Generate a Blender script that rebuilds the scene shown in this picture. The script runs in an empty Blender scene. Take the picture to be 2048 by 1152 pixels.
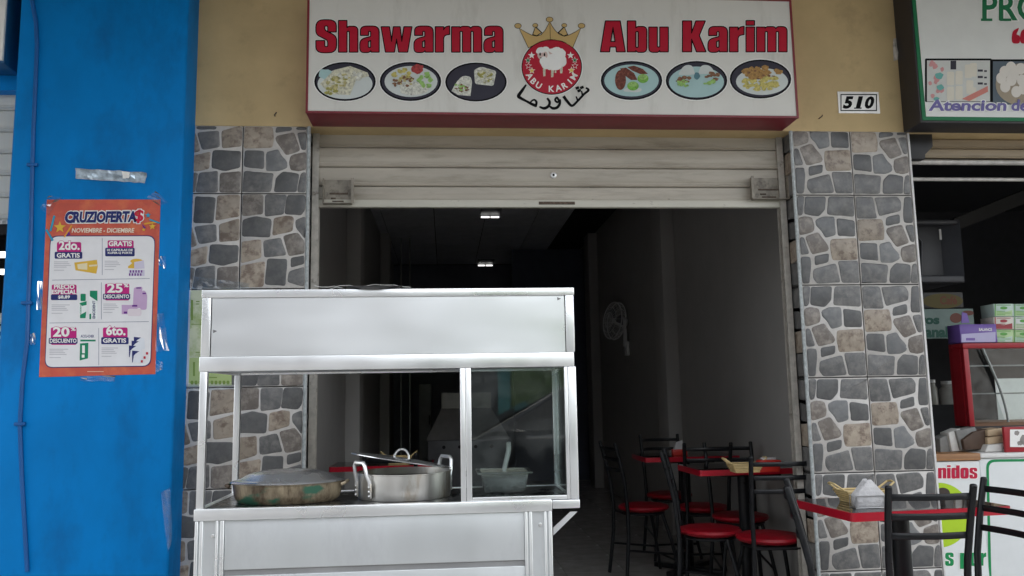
import bpy, bmesh, math, random
from mathutils import Vector, Matrix
from mathutils.geometry import tessellate_polygon
R = math.radians
S = bpy.context.scene
COL = S.collection

# ------------------------------------------------------------------ camera
# facade plane is Y = 0, X runs right along the street, Z up; fitted to the tile grid of the photograph
YAW, PIT, ROL, FPX, CD, CH = .0824, .1306, -.0176, 1636.9, 3.828, 1.18
CAM = Vector((0, -CD, CH))
_fw = Vector((math.sin(YAW)*math.cos(PIT), math.cos(YAW)*math.cos(PIT), math.sin(PIT)))
_rt = Vector((math.cos(YAW), -math.sin(YAW), 0)); _up = _rt.cross(_fw)
_r = _rt*math.cos(ROL) + _up*math.sin(ROL); _u = -_rt*math.sin(ROL) + _up*math.cos(ROL)
cd = bpy.data.cameras.new('camera'); cam = bpy.data.objects.new('camera', cd); COL.objects.link(cam)
cam.matrix_world = Matrix(((_r.x, _u.x, -_fw.x, CAM.x), (_r.y, _u.y, -_fw.y, CAM.y), (_r.z, _u.z, -_fw.z, CAM.z), (0, 0, 0, 1)))
cd.sensor_width = 36; cd.lens = FPX/2048*36; cd.clip_start = .05; cd.clip_end = 500
S.camera = cam
S.render.resolution_x = 1024; S.render.resolution_y = 576
S.cycles.diffuse_bounces = 6; S.cycles.max_bounces = 14; S.cycles.transparent_max_bounces = 16

# ------------------------------------------------------------------ world, sun, exposure
SUN_EL, SUN_AZ = 58, 20
W = bpy.data.worlds.new('World'); S.world = W; W.use_nodes = True
nt = W.node_tree; nt.nodes.clear()
sky = nt.nodes.new('ShaderNodeTexSky'); sky.sky_type = 'NISHITA'; sky.sun_disc = False
sky.sun_elevation = R(SUN_EL); sky.sun_rotation = R(SUN_AZ); sky.air_density = 1.0; sky.dust_density = 3.0; sky.ozone_density = 1.0
mx = nt.nodes.new('ShaderNodeMix'); mx.data_type = 'RGBA'; mx.inputs[0].default_value = .62
mx.inputs[7].default_value = (7.3, 7.35, 7.3, 1)          # thin bright cloud cover, even over the whole sky
bg = nt.nodes.new('ShaderNodeBackground'); bg.inputs[1].default_value = .12
wo = nt.nodes.new('ShaderNodeOutputWorld')
nt.links.new(sky.outputs[0], mx.inputs[6]); nt.links.new(mx.outputs[2], bg.inputs[0]); nt.links.new(bg.outputs[0], wo.inputs[0])
sd = bpy.data.lights.new('sun', 'SUN'); sd.energy = 0.9; sd.angle = R(12); sd.color = (1, .95, .87)
so = bpy.data.objects.new('sun', sd); COL.objects.link(so)
_az = R(SUN_AZ)                                           # sky: rotation 0 = +Y, clockwise seen from above
_sdir = Vector((math.sin(_az)*math.cos(R(SUN_EL)), math.cos(_az)*math.cos(R(SUN_EL)), math.sin(R(SUN_EL))))
so.rotation_euler = _sdir.to_track_quat('Z', 'Y').to_euler()
so.location = _sdir*30
S.view_settings.view_transform = 'Standard'; S.view_settings.look = 'None'
S.view_settings.exposure = 2.2; S.view_settings.gamma = 1

# ------------------------------------------------------------------ helpers
def ray(x, y): return _r*((x-1024)/FPX) + _u*((576-y)/FPX) + _fw
def at(x, y, Y): v = ray(x, y); return CAM + v*((Y-CAM.y)/v.y)
def atz(x, y, Z): v = ray(x, y); return CAM + v*((Z-CAM.z)/v.z)
def zat(x, y, Y): return at(x, y, Y).z
def xat(x, y, Y): return at(x, y, Y).x

def M(name, col, rough=.6, metal=0., var=.12, scale=9., bump=0., bscale=60., stretch=(1, 1, 1), detail=4., rvar=0., spec=.5,
      col2=None, thr=(.45, .6), c2scale=4., rand=0., coat=0.):
    m = bpy.data.materials.new(name); m.use_nodes = True; n = m.node_tree; L = n.links
    b = n.nodes['Principled BSDF']
    b.inputs['Roughness'].default_value = rough; b.inputs['Metallic'].default_value = metal
    b.inputs['Specular IOR Level'].default_value = spec
    if coat: b.inputs['Coat Weight'].default_value = coat; b.inputs['Coat Roughness'].default_value = .12
    tc = n.nodes.new('ShaderNodeTexCoord'); mp = n.nodes.new('ShaderNodeMapping'); mp.inputs['Scale'].default_value = stretch
    L.new(tc.outputs['Object'], mp.inputs[0])
    vec = mp.outputs[0]
    if rand:
        oi = n.nodes.new('ShaderNodeObjectInfo'); va = n.nodes.new('ShaderNodeVectorMath'); va.operation = 'ADD'
        ml = n.nodes.new('ShaderNodeMath'); ml.operation = 'MULTIPLY'; ml.inputs[1].default_value = 37.
        L.new(oi.outputs['Random'], ml.inputs[0]); L.new(mp.outputs[0], va.inputs[0]); L.new(ml.outputs[0], va.inputs[1]); vec = va.outputs[0]
    no = n.nodes.new('ShaderNodeTexNoise'); no.inputs['Scale'].default_value = scale; no.inputs['Detail'].default_value = detail
    no.inputs['Roughness'].default_value = .6
    L.new(vec, no.inputs['Vector'])
    rp = n.nodes.new('ShaderNodeValToRGB')
    rp.color_ramp.elements[0].position = .3; rp.color_ramp.elements[1].position = .7
    rp.color_ramp.elements[0].color = (*[max(0, c*(1-var)) for c in col], 1); rp.color_ramp.elements[1].color = (*[min(1, c*(1+var)) for c in col], 1)
    L.new(no.outputs[0], rp.inputs[0]); out = rp.outputs[0]
    if col2 is not None:
        n2 = n.nodes.new('ShaderNodeTexNoise'); n2.inputs['Scale'].default_value = c2scale; n2.inputs['Detail'].default_value = 8; n2.inputs['Roughness'].default_value = .68
        L.new(vec, n2.inputs['Vector'])
        r2 = n.nodes.new('ShaderNodeMapRange'); r2.inputs[1].default_value = thr[0]; r2.inputs[2].default_value = thr[1]
        L.new(n2.outputs[0], r2.inputs[0])
        x = n.nodes.new('ShaderNodeMix'); x.data_type = 'RGBA'; x.inputs[7].default_value = (*col2, 1)
        L.new(r2.outputs[0], x.inputs[0]); L.new(out, x.inputs[6]); out = x.outputs[2]
    if rand:
        hs = n.nodes.new('ShaderNodeHueSaturation'); mr = n.nodes.new('ShaderNodeMapRange')
        mr.inputs[3].default_value = 1-rand; mr.inputs[4].default_value = 1+rand
        L.new(oi.outputs['Random'], mr.inputs[0]); L.new(mr.outputs[0], hs.inputs['Value']); L.new(out, hs.inputs['Color']); out = hs.outputs[0]
    L.new(out, b.inputs['Base Color'])
    if bump or rvar:
        nb = n.nodes.new('ShaderNodeTexNoise'); nb.inputs['Scale'].default_value = bscale; nb.inputs['Detail'].default_value = 5
        L.new(vec, nb.inputs['Vector'])
        if bump:
            bp = n.nodes.new('ShaderNodeBump'); bp.inputs['Strength'].default_value = min(1, bump*4); bp.inputs['Distance'].default_value = .004*bump*4
            L.new(nb.outputs[0], bp.inputs['Height']); L.new(bp.outputs[0], b.inputs['Normal'])
        if rvar:
            rr = n.nodes.new('ShaderNodeMapRange'); rr.inputs[1].default_value = .3; rr.inputs[2].default_value = .7
            rr.inputs[3].default_value = max(.03, rough-rvar); rr.inputs[4].default_value = min(1, rough+rvar)
            L.new(no.outputs[0], rr.inputs[0]); L.new(rr.outputs[0], b.inputs['Roughness'])
    return m

def flatmat(name, col, rough=.45, var=.04):
    return M(name, col, rough, var=var, scale=14, spec=.25)

def glassmat(name, tint=(.9, .96, .94), rough=.0, refl=.0):
    m = bpy.data.materials.new(name); m.use_nodes = True; n = m.node_tree; n.nodes.remove(n.nodes['Principled BSDF'])
    o = n.nodes['Material Output']
    g = n.nodes.new('ShaderNodeBsdfGlossy'); g.inputs['Roughness'].default_value = .015
    t = n.nodes.new('ShaderNodeBsdfTransparent'); t.inputs[0].default_value = (*tint, 1)
    d = n.nodes.new('ShaderNodeBsdfDiffuse'); d.inputs[0].default_value = (.6, .62, .6, 1)
    fr = n.nodes.new('ShaderNodeFresnel'); fr.inputs[0].default_value = 1.52
    ad = n.nodes.new('ShaderNodeMath'); ad.operation = 'MULTIPLY_ADD'; ad.inputs[1].default_value = 1.05; ad.inputs[2].default_value = refl
    ad.use_clamp = True
    mxs = n.nodes.new('ShaderNodeMixShader'); n.links.new(fr.outputs[0], ad.inputs[0]); n.links.new(ad.outputs[0], mxs.inputs[0])
    no = n.nodes.new('ShaderNodeTexNoise'); no.inputs['Scale'].default_value = 11; no.inputs['Detail'].default_value = 6
    tc = n.nodes.new('ShaderNodeTexCoord'); n.links.new(tc.outputs['Object'], no.inputs['Vector'])
    mr = n.nodes.new('ShaderNodeMapRange'); mr.inputs[1].default_value = .45; mr.inputs[2].default_value = .8; mr.inputs[3].default_value = .004; mr.inputs[4].default_value = rough
    n.links.new(no.outputs[0], mr.inputs[0])
    m2 = n.nodes.new('ShaderNodeMixShader'); n.links.new(mr.outputs[0], m2.inputs[0])
    n.links.new(t.outputs[0], m2.inputs[1]); n.links.new(d.outputs[0], m2.inputs[2])
    n.links.new(m2.outputs[0], mxs.inputs[1]); n.links.new(g.outputs[0], mxs.inputs[2]); n.links.new(mxs.outputs[0], o.inputs[0])
    return m

def emitmat(name, col, s):
    m = bpy.data.materials.new(name); m.use_nodes = True
    b = m.node_tree.nodes['Principled BSDF']; b.inputs['Base Color'].default_value = (*col, 1)
    b.inputs['Emission Color'].default_value = (*col, 1); b.inputs['Emission Strength'].default_value = s
    return m

def link(name, me, parent=None):
    o = bpy.data.objects.new(name, me); COL.objects.link(o)
    if parent is not None:
        o.parent = parent
        w = Vector((0, 0, 0)); p = parent
        while p is not None: w += p.location; p = p.parent
        o.location = -w
    return o
def tag(o, label=None, cat=None, group=None, kind=None):
    if label: o['label'] = label
    if cat: o['category'] = cat
    if group: o['group'] = group
    if kind: o['kind'] = kind
    return o
def thing(name, label, cat, loc=(0, 0, 0), group=None):
    o = bpy.data.objects.new(name, None); COL.objects.link(o); o.location = loc; o.empty_display_size = .1
    return tag(o, label, cat, group)

class MB:
    def __init__(s): s.v = []; s.f = []
    def add(s, vs, fs):
        k = len(s.v); s.v += [tuple(v) for v in vs]; s.f += [tuple(i+k for i in f) for f in fs]; return s
    def hexa(s, c):   # 4 bottom ccw, 4 top ccw
        return s.add(c, [(3, 2, 1, 0), (4, 5, 6, 7), (0, 1, 5, 4), (1, 2, 6, 5), (2, 3, 7, 6), (3, 0, 4, 7)])
    def box(s, x0, y0, z0, x1, y1, z1):
        x0, x1 = sorted((x0, x1)); y0, y1 = sorted((y0, y1)); z0, z1 = sorted((z0, z1))
        return s.hexa([(x0, y0, z0), (x1, y0, z0), (x1, y1, z0), (x0, y1, z0), (x0, y0, z1), (x1, y0, z1), (x1, y1, z1), (x0, y1, z1)])
    def prism(s, poly, axis, a, b):
        def P(u, w, t): return {'x': (t, u, w), 'y': (u, t, w), 'z': (u, w, t)}[axis]
        n = len(poly); vs = [P(u, w, a) for u, w in poly] + [P(u, w, b) for u, w in poly]
        return s.add(vs, [tuple(range(n))[::-1], tuple(range(n, 2*n))] + [(i, (i+1) % n, n+(i+1) % n, n+i) for i in range(n)])
    def tube(s, pts, r, n=8, closed=False, flat=None):
        pts = [Vector(p) for p in pts]; k = len(pts); vs = []
        pn = None
        for i, p in enumerate(pts):
            a = pts[i-1] if (i or closed) else p; c = pts[(i+1) % k] if (i < k-1 or closed) else p
            t = (c-a).normalized()
            if pn is None:
                q = Vector((0, 0, 1)) if abs(t.z) < .9 else Vector((0, 1, 0))
                pn = (q - t*q.dot(t)).normalized()
            else: pn = (pn - t*pn.dot(t)).normalized()
            bn = t.cross(pn); rr = r[i] if isinstance(r, (list, tuple)) else r
            for j in range(n):
                an = 2*math.pi*(j+.5)/n
                ra, rb = (rr, rr) if flat is None else (rr, rr*flat)
                vs.append(p + pn*math.cos(an)*ra + bn*math.sin(an)*rb)
        fs = []
        for i in range(k if closed else k-1):
            for j in range(n):
                i2 = (i+1) % k
                fs.append((i*n+j, i*n+(j+1) % n, i2*n+(j+1) % n, i2*n+j))
        if not closed: fs += [tuple(range(n))[::-1], tuple((k-1)*n+j for j in range(n))]
        return s.add(vs, fs)
    def lathe(s, prof, c=(0, 0, 0), n=28, sx=1., sy=1., mat=None):
        vs = []; fs = []; k = len(prof)
        for r, z in prof:
            for j in range(n):
                a = 2*math.pi*j/n; p = Vector((r*sx*math.cos(a), r*sy*math.sin(a), z))
                if mat is not None: p = mat @ p
                vs.append(p + Vector(c))
        for i in range(k-1):
            for j in range(n): fs.append((i*n+j, i*n+(j+1) % n, (i+1)*n+(j+1) % n, (i+1)*n+j))
        if prof[0][0] > 0: fs.append(tuple(range(n))[::-1])
        if prof[-1][0] > 0: fs.append(tuple((k-1)*n+j for j in range(n)))
        return s.add(vs, fs)
    def mesh(s, name, mat, smooth=False, bevel=0., seg=2):
        me = bpy.data.meshes.new(name); bm = bmesh.new()
        vs = [bm.verts.new(v) for v in s.v]
        for f in s.f:
            try: bm.faces.new([vs[i] for i in f])
            except ValueError: pass
        bmesh.ops.remove_doubles(bm, verts=bm.verts, dist=1e-6)
        bmesh.ops.recalc_face_normals(bm, faces=bm.faces)
        if bevel:
            es = [e for e in bm.edges if len(e.link_faces) == 2 and e.calc_face_angle(0) > .5]
            bmesh.ops.bevel(bm, geom=es, offset=bevel, segments=seg, affect='EDGES', profile=.6, clamp_overlap=True)
        bm.to_mesh(me); bm.free()
        if smooth or bevel:
            for p in me.polygons: p.use_smooth = True
            me.set_sharp_from_angle(angle=R(40 if not bevel else 60))
        if mat is not None: me.materials.append(mat)
        return me
    def build(s, name, mat, parent=None, smooth=False, bevel=0., seg=2):
        return link(name, s.mesh(name, mat, smooth, bevel, seg), parent)

# ---- flat print: outlines given in picture coordinates of the photograph, laid on a real upright plane Y = const
def area(p): return sum(p[i][0]*p[(i+1) % len(p)][1]-p[(i+1) % len(p)][0]*p[i][1] for i in range(len(p)))/2
def offs(p, d):   # move an outline outwards by d (picture units), holes the other way through their winding
    n = len(p); o = []; sg = 1 if area(p) > 0 else -1
    for i in range(n):
        a = Vector(p[i-1]); b = Vector(p[i]); c = Vector(p[(i+1) % n])
        e1 = (b-a); e2 = (c-b)
        if e1.length < 1e-6 or e2.length < 1e-6: o.append(tuple(b)); continue
        n1 = Vector((e1.y, -e1.x)).normalized(); n2 = Vector((e2.y, -e2.x)).normalized()
        m = n1+n2
        if m.length < .2: m = n1.copy()
        m.normalize(); k = 1/max(.55, m.dot(n1))
        o.append((b.x+m.x*d*k*sg, b.y+m.y*d*k*sg))
    return o
def rp(pts, seg=5):   # polygon with rounded corners: (x, y[, r])
    n = len(pts); out = []
    for i, p in enumerate(pts):
        r = p[2] if len(p) > 2 else 0; b = Vector(p[:2])
        if r <= 0: out.append(tuple(b)); continue
        a = Vector(pts[i-1][:2])-b; c = Vector(pts[(i+1) % n][:2])-b
        ra = min(r, a.length*.5); rc = min(r, c.length*.5); a.normalize(); c.normalize()
        p0 = b+a*ra; p2 = b+c*rc
        for k in range(seg+1):
            t = k/seg; out.append(tuple(p0*(1-t)**2 + b*2*t*(1-t) + p2*t*t))
    return out
def ell(cx, cy, rx, ry, n=32, a0=0): return [(cx+rx*math.cos(a0+2*math.pi*i/n), cy+ry*math.sin(a0+2*math.pi*i/n)) for i in range(n)]
def blob(cx, cy, rx, ry, rng, n=14, j=.22): return [(cx+rx*(1+rng.uniform(-j, j))*math.cos(2*math.pi*i/n), cy+ry*(1+rng.uniform(-j, j))*math.sin(2*math.pi*i/n)) for i in range(n)]
def rect(x0, y0, x1, y1): return [(x0, y0), (x1, y0), (x1, y1), (x0, y1)]
def rrect(x0, y0, x1, y1, r): return rp([(x0, y0, r), (x1, y0, r), (x1, y1, r), (x0, y1, r)])
def star(cx, cy, r, k=.42): return [(cx+(r if i % 2 == 0 else r*k)*math.sin(math.pi*i/5), cy-(r if i % 2 == 0 else r*k)*math.cos(math.pi*i/5)) for i in range(10)]
def smooth(pts, w):   # Catmull-Rom through the points, widths interpolated
    P = [Vector(p) for p in pts]; o = []; ow = []
    for i in range(len(P)-1):
        a, b, c, d = P[max(0, i-1)], P[i], P[i+1], P[min(len(P)-1, i+2)]
        for k in range(5):
            t = k/5; q = .5*((2*b)+(c-a)*t+(2*a-5*b+4*c-d)*t*t+(3*b-a-3*c+d)*t**3); o.append(tuple(q)); ow.append(w[i]*(1-t)+w[i+1]*t)
    return o+[tuple(P[-1])], ow+[w[-1]]
def stroke(pts, w):   # a brush line as polygons
    out = []
    for i in range(len(pts)-1):
        a = Vector(pts[i]); b = Vector(pts[i+1]); t = (b-a)
        if t.length < 1e-6: continue
        t.normalize(); n = Vector((-t.y, t.x)); wa = w[i] if isinstance(w, list) else w; wb = w[i+1] if isinstance(w, list) else w
        out.append([tuple(a+n*wa/2-t*wa*.2), tuple(b+n*wb/2+t*wb*.2), tuple(b-n*wb/2+t*wb*.2), tuple(a-n*wa/2-t*wa*.2)])
    return out
def flat(name, shapes, Y, mat, parent=None, jig=0.):
    """shapes: list of outlines or of [outer, hole, hole]"""
    vs = []; fs = []
    for q, s in enumerate(shapes):
        loops = s if isinstance(s[0][0], (tuple, list)) else [s]
        pts = [p for l in loops for p in l]; k = len(vs)
        for p in pts: vs.append(at(p[0], p[1], Y-jig*.4*q))
        for t in tessellate_polygon([[Vector((p[0], p[1], 0)) for p in l] for l in loops]): fs.append(tuple(i+k for i in t))
    me = bpy.data.meshes.new(name); me.from_pydata([tuple(v) for v in vs], [], fs); me.materials.append(mat)
    for p in me.polygons:
        if p.normal.y > 0: p.flip()
    o = link(name, me, parent)
    if len(shapes) > 1 and 'lettering' not in name: o['kind'] = 'stuff'
    return o
_tc = {}
def glyphs(s, bold):
    key = (s, bold)
    if key not in _tc:
        c = bpy.data.curves.new('lettering', 'FONT'); c.body = s; c.offset = bold; c.resolution_u = 3
        o = bpy.data.objects.new('lettering', c); me = bpy.data.meshes.new_from_object(o)
        _tc[key] = ([(v.co.x, v.co.y) for v in me.vertices], [tuple(p.vertices) for p in me.polygons])
        bpy.data.objects.remove(o); bpy.data.curves.remove(c); bpy.data.meshes.remove(me)
    return _tc[key]
def text(name, s, box, Y, mat, parent, bold=.02, shear=0., slope=0., halo=None, halow=.05):
    """lettering fitted into picture box (x0, ytop, x1, ybottom)"""
    V0, _ = glyphs(s, bold); xs = [v[0] for v in V0]; ys = [v[1] for v in V0]
    ax, bx, ay, by = min(xs), max(xs), min(ys), max(ys); x0, y0, x1, y1 = box
    def put(nm, bd, Yp, m):
        V, Fc = glyphs(s, bd); out = []
        for x, y in V:
            u = x0+(x-ax)/(bx-ax)*(x1-x0); w = y1-(y-ay)/(by-ay)*(y1-y0)
            u += shear*(y1-w); w += slope*(u-x0); out.append(tuple(at(u, w, Yp)))
        me = bpy.data.meshes.new(nm); me.from_pydata(out, [], Fc); me.materials.append(m)
        for p in me.polygons:
            if p.normal.y > 0: p.flip()
        return link(nm, me, parent)
    if halo is not None: put('lettering_outline', bold+halow, Y+.0007, halo)
    return put(name, bold, Y, mat)

# ------------------------------------------------------------------ materials
mt = {}
mt['blue'] = M('blue_paint', (.0005, .20, .56), .5, spec=.12, var=.11, scale=5, bump=.12, bscale=26, col2=(.005, .115, .33), thr=(.50, .82), c2scale=4.5, stretch=(1, 1, .55), detail=8)
mt['yellow'] = M('yellow_plaster', (.58, .435, .225), .75, var=.10, scale=3.5, bump=.09, bscale=45, col2=(.38, .275, .15), thr=(.55, .85), c2scale=4, detail=8)
mt['soffit'] = M('soffit_plaster', (.30, .29, .27), .8, var=.1, scale=3)
mt['grout'] = M('tile_grout_glaze', (.54, .515, .485), .38, var=.12, scale=30, bump=.04, bscale=80)
mt['joint'] = M('dark_tile_joint', (.05, .047, .044), .8, var=.3, scale=40)
def stone(nm, c, c2, thr=(.42, .68), var=.16): return M(nm, c, .36, var=var, scale=16, bump=.09, bscale=55, col2=c2, thr=thr, c2scale=26, rand=.13, detail=7)
mt['st_d'] = stone('stone_slate', (.088, .089, .091), (.128, .125, .121))
mt['st_g'] = stone('stone_grey', (.115, .115, .116), (.21, .203, .192))
mt['st_l'] = stone('stone_pale_grey', (.15, .155, .16), (.215, .213, .208))
mt['st_b'] = stone('stone_brown', (.155, .133, .117), (.30, .27, .235), (.45, .66))
mt['st_t'] = stone('stone_tan', (.34, .285, .225), (.18, .135, .105), (.48, .62), .22)
mt['trim'] = M('marbled_trim', (.40, .43, .43), .3, var=.3, scale=60)
mt['whitetrim'] = M('white_trim', (.72, .71, .69), .35, var=.06)
mt['shutter'] = M('shutter_enamel', (.47, .43, .36), .45, var=.09, scale=5, col2=(.27, .235, .18), thr=(.50, .80), c2scale=9, stretch=(.35, 1, 2.5), detail=8)
mt['shutterdirt'] = M('shutter_rail_enamel', (.58, .56, .48), .45, var=.08, scale=8, col2=(.16, .13, .10), thr=(.62, .72), c2scale=30, stretch=(.4, 1, 1))
mt['rust'] = M('rusty_metal', (.10, .07, .05), .7, var=.5, scale=70)
mt['guide'] = M('guide_channel_metal', (.48, .45, .40), .45, metal=.2, var=.2, scale=25, col2=(.2, .17, .14), thr=(.58, .7), c2scale=20)
mt['signwhite'] = M('sign_vinyl', (.71, .695, .645), .38, spec=.3, var=.025, scale=3, col2=(.52, .50, .45), thr=(.54, .85), c2scale=4, stretch=(2.2, 1, .5), detail=7)
mt['maroon'] = M('maroon_sign_metal', (.20, .012, .022), .4, var=.12, scale=8)
mt['red'] = flatmat('red_vinyl', (.47, .008, .030), .35)
mt['black'] = M('black_vinyl', (.007, .007, .008), .6, var=.04, spec=.08)
mt['white'] = flatmat('white_vinyl', (.86, .85, .82), .4)
mt['gold'] = flatmat('gold_vinyl', (.58, .40, .16), .4)
mt['alu'] = M('brushed_stainless', (.88, .895, .90), .32, metal=.85, var=.05, scale=2.2, stretch=(1, 1, 2.5), rvar=.06, detail=2)
mt['aluframe'] = M('aluminium_frame', (.92, .93, .93), .30, metal=.85, var=.06, scale=5, rvar=.07, detail=2)
mt['alulow'] = M('dulled_stainless', (.63, .65, .655), .45, metal=.7, var=.05, scale=4, stretch=(1, 1, .4), rvar=.06, col2=(.50, .51, .52), thr=(.5, .8), c2scale=4)
mt['griddle'] = M('dark_counter_metal', (.035, .035, .037), .3, metal=.5, var=.4, scale=12, rvar=.12)
mt['potalu'] = M('worn_aluminium', (.60, .585, .55), .36, metal=.85, var=.12, scale=9, stretch=(1, 1, .25), rvar=.1, col2=(.30, .20, .09), thr=(.52, .70), c2scale=10)
mt['lidalu'] = M('lid_aluminium', (.66, .66, .66), .27, metal=.9, var=.06, scale=8, rvar=.05, detail=2)
mt['riv'] = M('rivet_metal', (.78, .78, .77), .3, metal=.75, var=.08)
mt['blacksteel'] = M('black_painted_steel', (.007, .0075, .009), .36, var=.3, scale=20, spec=.3, rvar=.1, col2=(.03, .027, .025), thr=(.66, .76), c2scale=40)
mt['redseat'] = M('red_vinyl_seat', (.30, .004, .013), .42, var=.15, scale=9, bump=.08, bscale=60, spec=.35, rvar=.1)
mt['tabletop'] = M('table_laminate', (.018, .016, .017), .035, var=.2, scale=10, spec=.7)
mt['rededge'] = M('red_table_edging', (.42, .006, .022), .28, var=.08)
mt['bamboo'] = M('bamboo', (.62, .47, .22), .5, var=.18, scale=30, stretch=(.3, 1, 2))
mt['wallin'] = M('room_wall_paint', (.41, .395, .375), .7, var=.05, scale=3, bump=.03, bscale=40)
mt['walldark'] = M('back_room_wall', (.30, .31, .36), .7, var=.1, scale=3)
mt['ceil'] = M('ceiling_panel_paint', (.80, .81, .84), .75, var=.08, scale=6)
mt['floor'] = M('floor_tile_glaze', (.40, .38, .36), .22, var=.12, scale=7, rvar=.06)
mt['wire'] = M('grey_wire', (.45, .45, .45), .35, metal=.7)
mt['glass'] = glassmat('cart_glass', (.92, .97, .96), .05, .0)
mt['caseglass'] = glassmat('case_glass', (.80, .86, .85), .16, .01)
mt['tape'] = glassmat('clear_tape', (.90, .94, .98), .30, .0)
mt['cable'] = M('blue_painted_cable', (.004, .10, .33), .42, var=.1)

# ------------------------------------------------------------------ setting: ground, pavement, road
tag(MB().box(-60, -80, -.6, 60, 40, -.17).build('ground', M('packed_earth', (.22, .20, .17), .9, var=.2, scale=1.5)), kind='structure')
tag(MB().box(-60, -11.2, -.169, 60, -2.95, -.15).build('road', M('asphalt', (.075, .074, .072), .85, var=.25, scale=8, bump=.1, bscale=120)), kind='structure')
pv = M('pavement_concrete', (.46, .44, .41), .8, var=.14, scale=3, bump=.06, bscale=70)
tag(MB().box(-30, -2.8, -.165, 30, .02, 0).build('pavement', pv), kind='structure')
tag(MB().box(-30, -2.95, -.168, 30, -2.803, .004).build('kerb', M('kerb_stone', (.42, .41, .38), .8, var=.12, scale=5), bevel=.015), kind='structure')
tag(MB().box(-30, -14, -.165, 30, -11.203, 0).build('far_pavement', pv), kind='structure')

# ------------------------------------------------------------------ the shop building
XL, XR, ZT = -.6461, 1.7333, 2.466          # opening edges, top of the tiled pilasters
ROOF = 3.27
bl = thing('shop_building', 'yellow plastered building with an open shop room behind the cart', 'building', (.5, .1, 0))
MB().box(-1.17, -.003, ZT, 12, .2, 3.6).build('upper_wall', mt['yellow'], bl)
MB().box(-12, -.003, 2.75, -1.172, .2, 3.6).build('upper_wall', mt['blue'], bl)
MB().box(-12, -2.6, 3.42, 12, -.004, 3.6).build('canopy_slab', mt['soffit'], bl)
MB().box(-12, .001, 3.602, 12, 12, 7.2).build('upper_storey', mt['yellow'], bl)
MB().box(-.94, .2, .0, -.82, 9.3, ROOF+.3).build('left_wall', mt['wallin'], bl)
MB().box(1.98, .2, .0, 2.10, 9.3, ROOF+.3).build('right_wall', mt['wallin'], bl)
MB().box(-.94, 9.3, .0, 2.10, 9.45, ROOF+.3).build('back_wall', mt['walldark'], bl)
for y in (3.0, 6.55):
    MB().box(-.819, y, .012, -.70, y+.32, ROOF-.005).build('wall_column', mt['wallin'], bl, bevel=.006)
    MB().box(1.86, y, .012, 1.979, y+.32, ROOF-.005).build('wall_column', mt['wallin'], bl, bevel=.006)
ce = MB().box(-.819, .205, ROOF+.02, 1.979, 9.295, ROOF+.05).build('ceiling', M('ceiling_void', (.03, .03, .03), .9), bl)
pm = MB().box(-.296, -.596, 0, .296, .596, .012).mesh('ceiling_panel', mt['ceil'])
for i in range(5):
    for j in range(8):
        o = bpy.data.objects.new('ceiling_panel', pm); COL.objects.link(o); o.parent = ce
        o.location = Vector((-.52+.6*i+.0, .8+1.2*j, ROOF)) - bl.location; 
        if j == 7: o.scale.y = .5; o.location.y -= .3
        if i == 4: o.scale.x = .66; o.location.x -= .1
MB().box(-.819, .205, ROOF-.02, 1.979, .24, ROOF).build('ceiling_trim', mt['ceil'], bl)
# partition and doorway of the kitchen at the back
MB().box(.95, 7.6, .012, 1.979, 7.7, ROOF-.03).build('kitchen_partition', M('bluish_partition', (.10, .11, .16), .6), bl)

fl = MB().box(-.82, .125, -.1, 1.98, 9.3, .0106).build('shop_floor', M('floor_joint', (.10, .095, .09), .8)); tag(fl, kind='structure')
ft = MB().box(-.198, -.198, 0, .198, .198, .008).mesh('floor_tile', mt['floor'])
for i in range(7):
    for j in range(15):
        o = bpy.data.objects.new('floor_tile', ft); COL.objects.link(o); o.parent = fl; o.location = (-.62+.4*i, .33+.4*j, .0042)
MB().box(-.82, 6.15, .0108, 1.98, 9.3, .0122).build('floor_beyond', mt['floor'], fl)

# ------------------------------------------------------------------ stone-pattern tiles
def unq(pts, tl, tr, br, b_l):   # picture quad -> unit square (bilinear, Newton)
    out = []
    for x, y in pts:
        u = v = .5
        for _ in range(12):
            px = tl[0]*(1-u)*(1-v)+tr[0]*u*(1-v)+br[0]*u*v+b_l[0]*(1-u)*v - x
            py = tl[1]*(1-u)*(1-v)+tr[1]*u*(1-v)+br[1]*u*v+b_l[1]*(1-u)*v - y
            a = (tr[0]-tl[0])*(1-v)+(br[0]-b_l[0])*v; b = (b_l[0]-tl[0])*(1-u)+(br[0]-tr[0])*u
            c = (tr[1]-tl[1])*(1-v)+(br[1]-b_l[1])*v; d = (b_l[1]-tl[1])*(1-u)+(br[1]-tr[1])*u
            det = a*d-b*c; u -= (px*d-py*b)/det; v -= (py*a-px*c)/det
        out.append((u, v))
    return out
PQ = ((48, 30), (378, 25), (412, 560), (85, 562))
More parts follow.
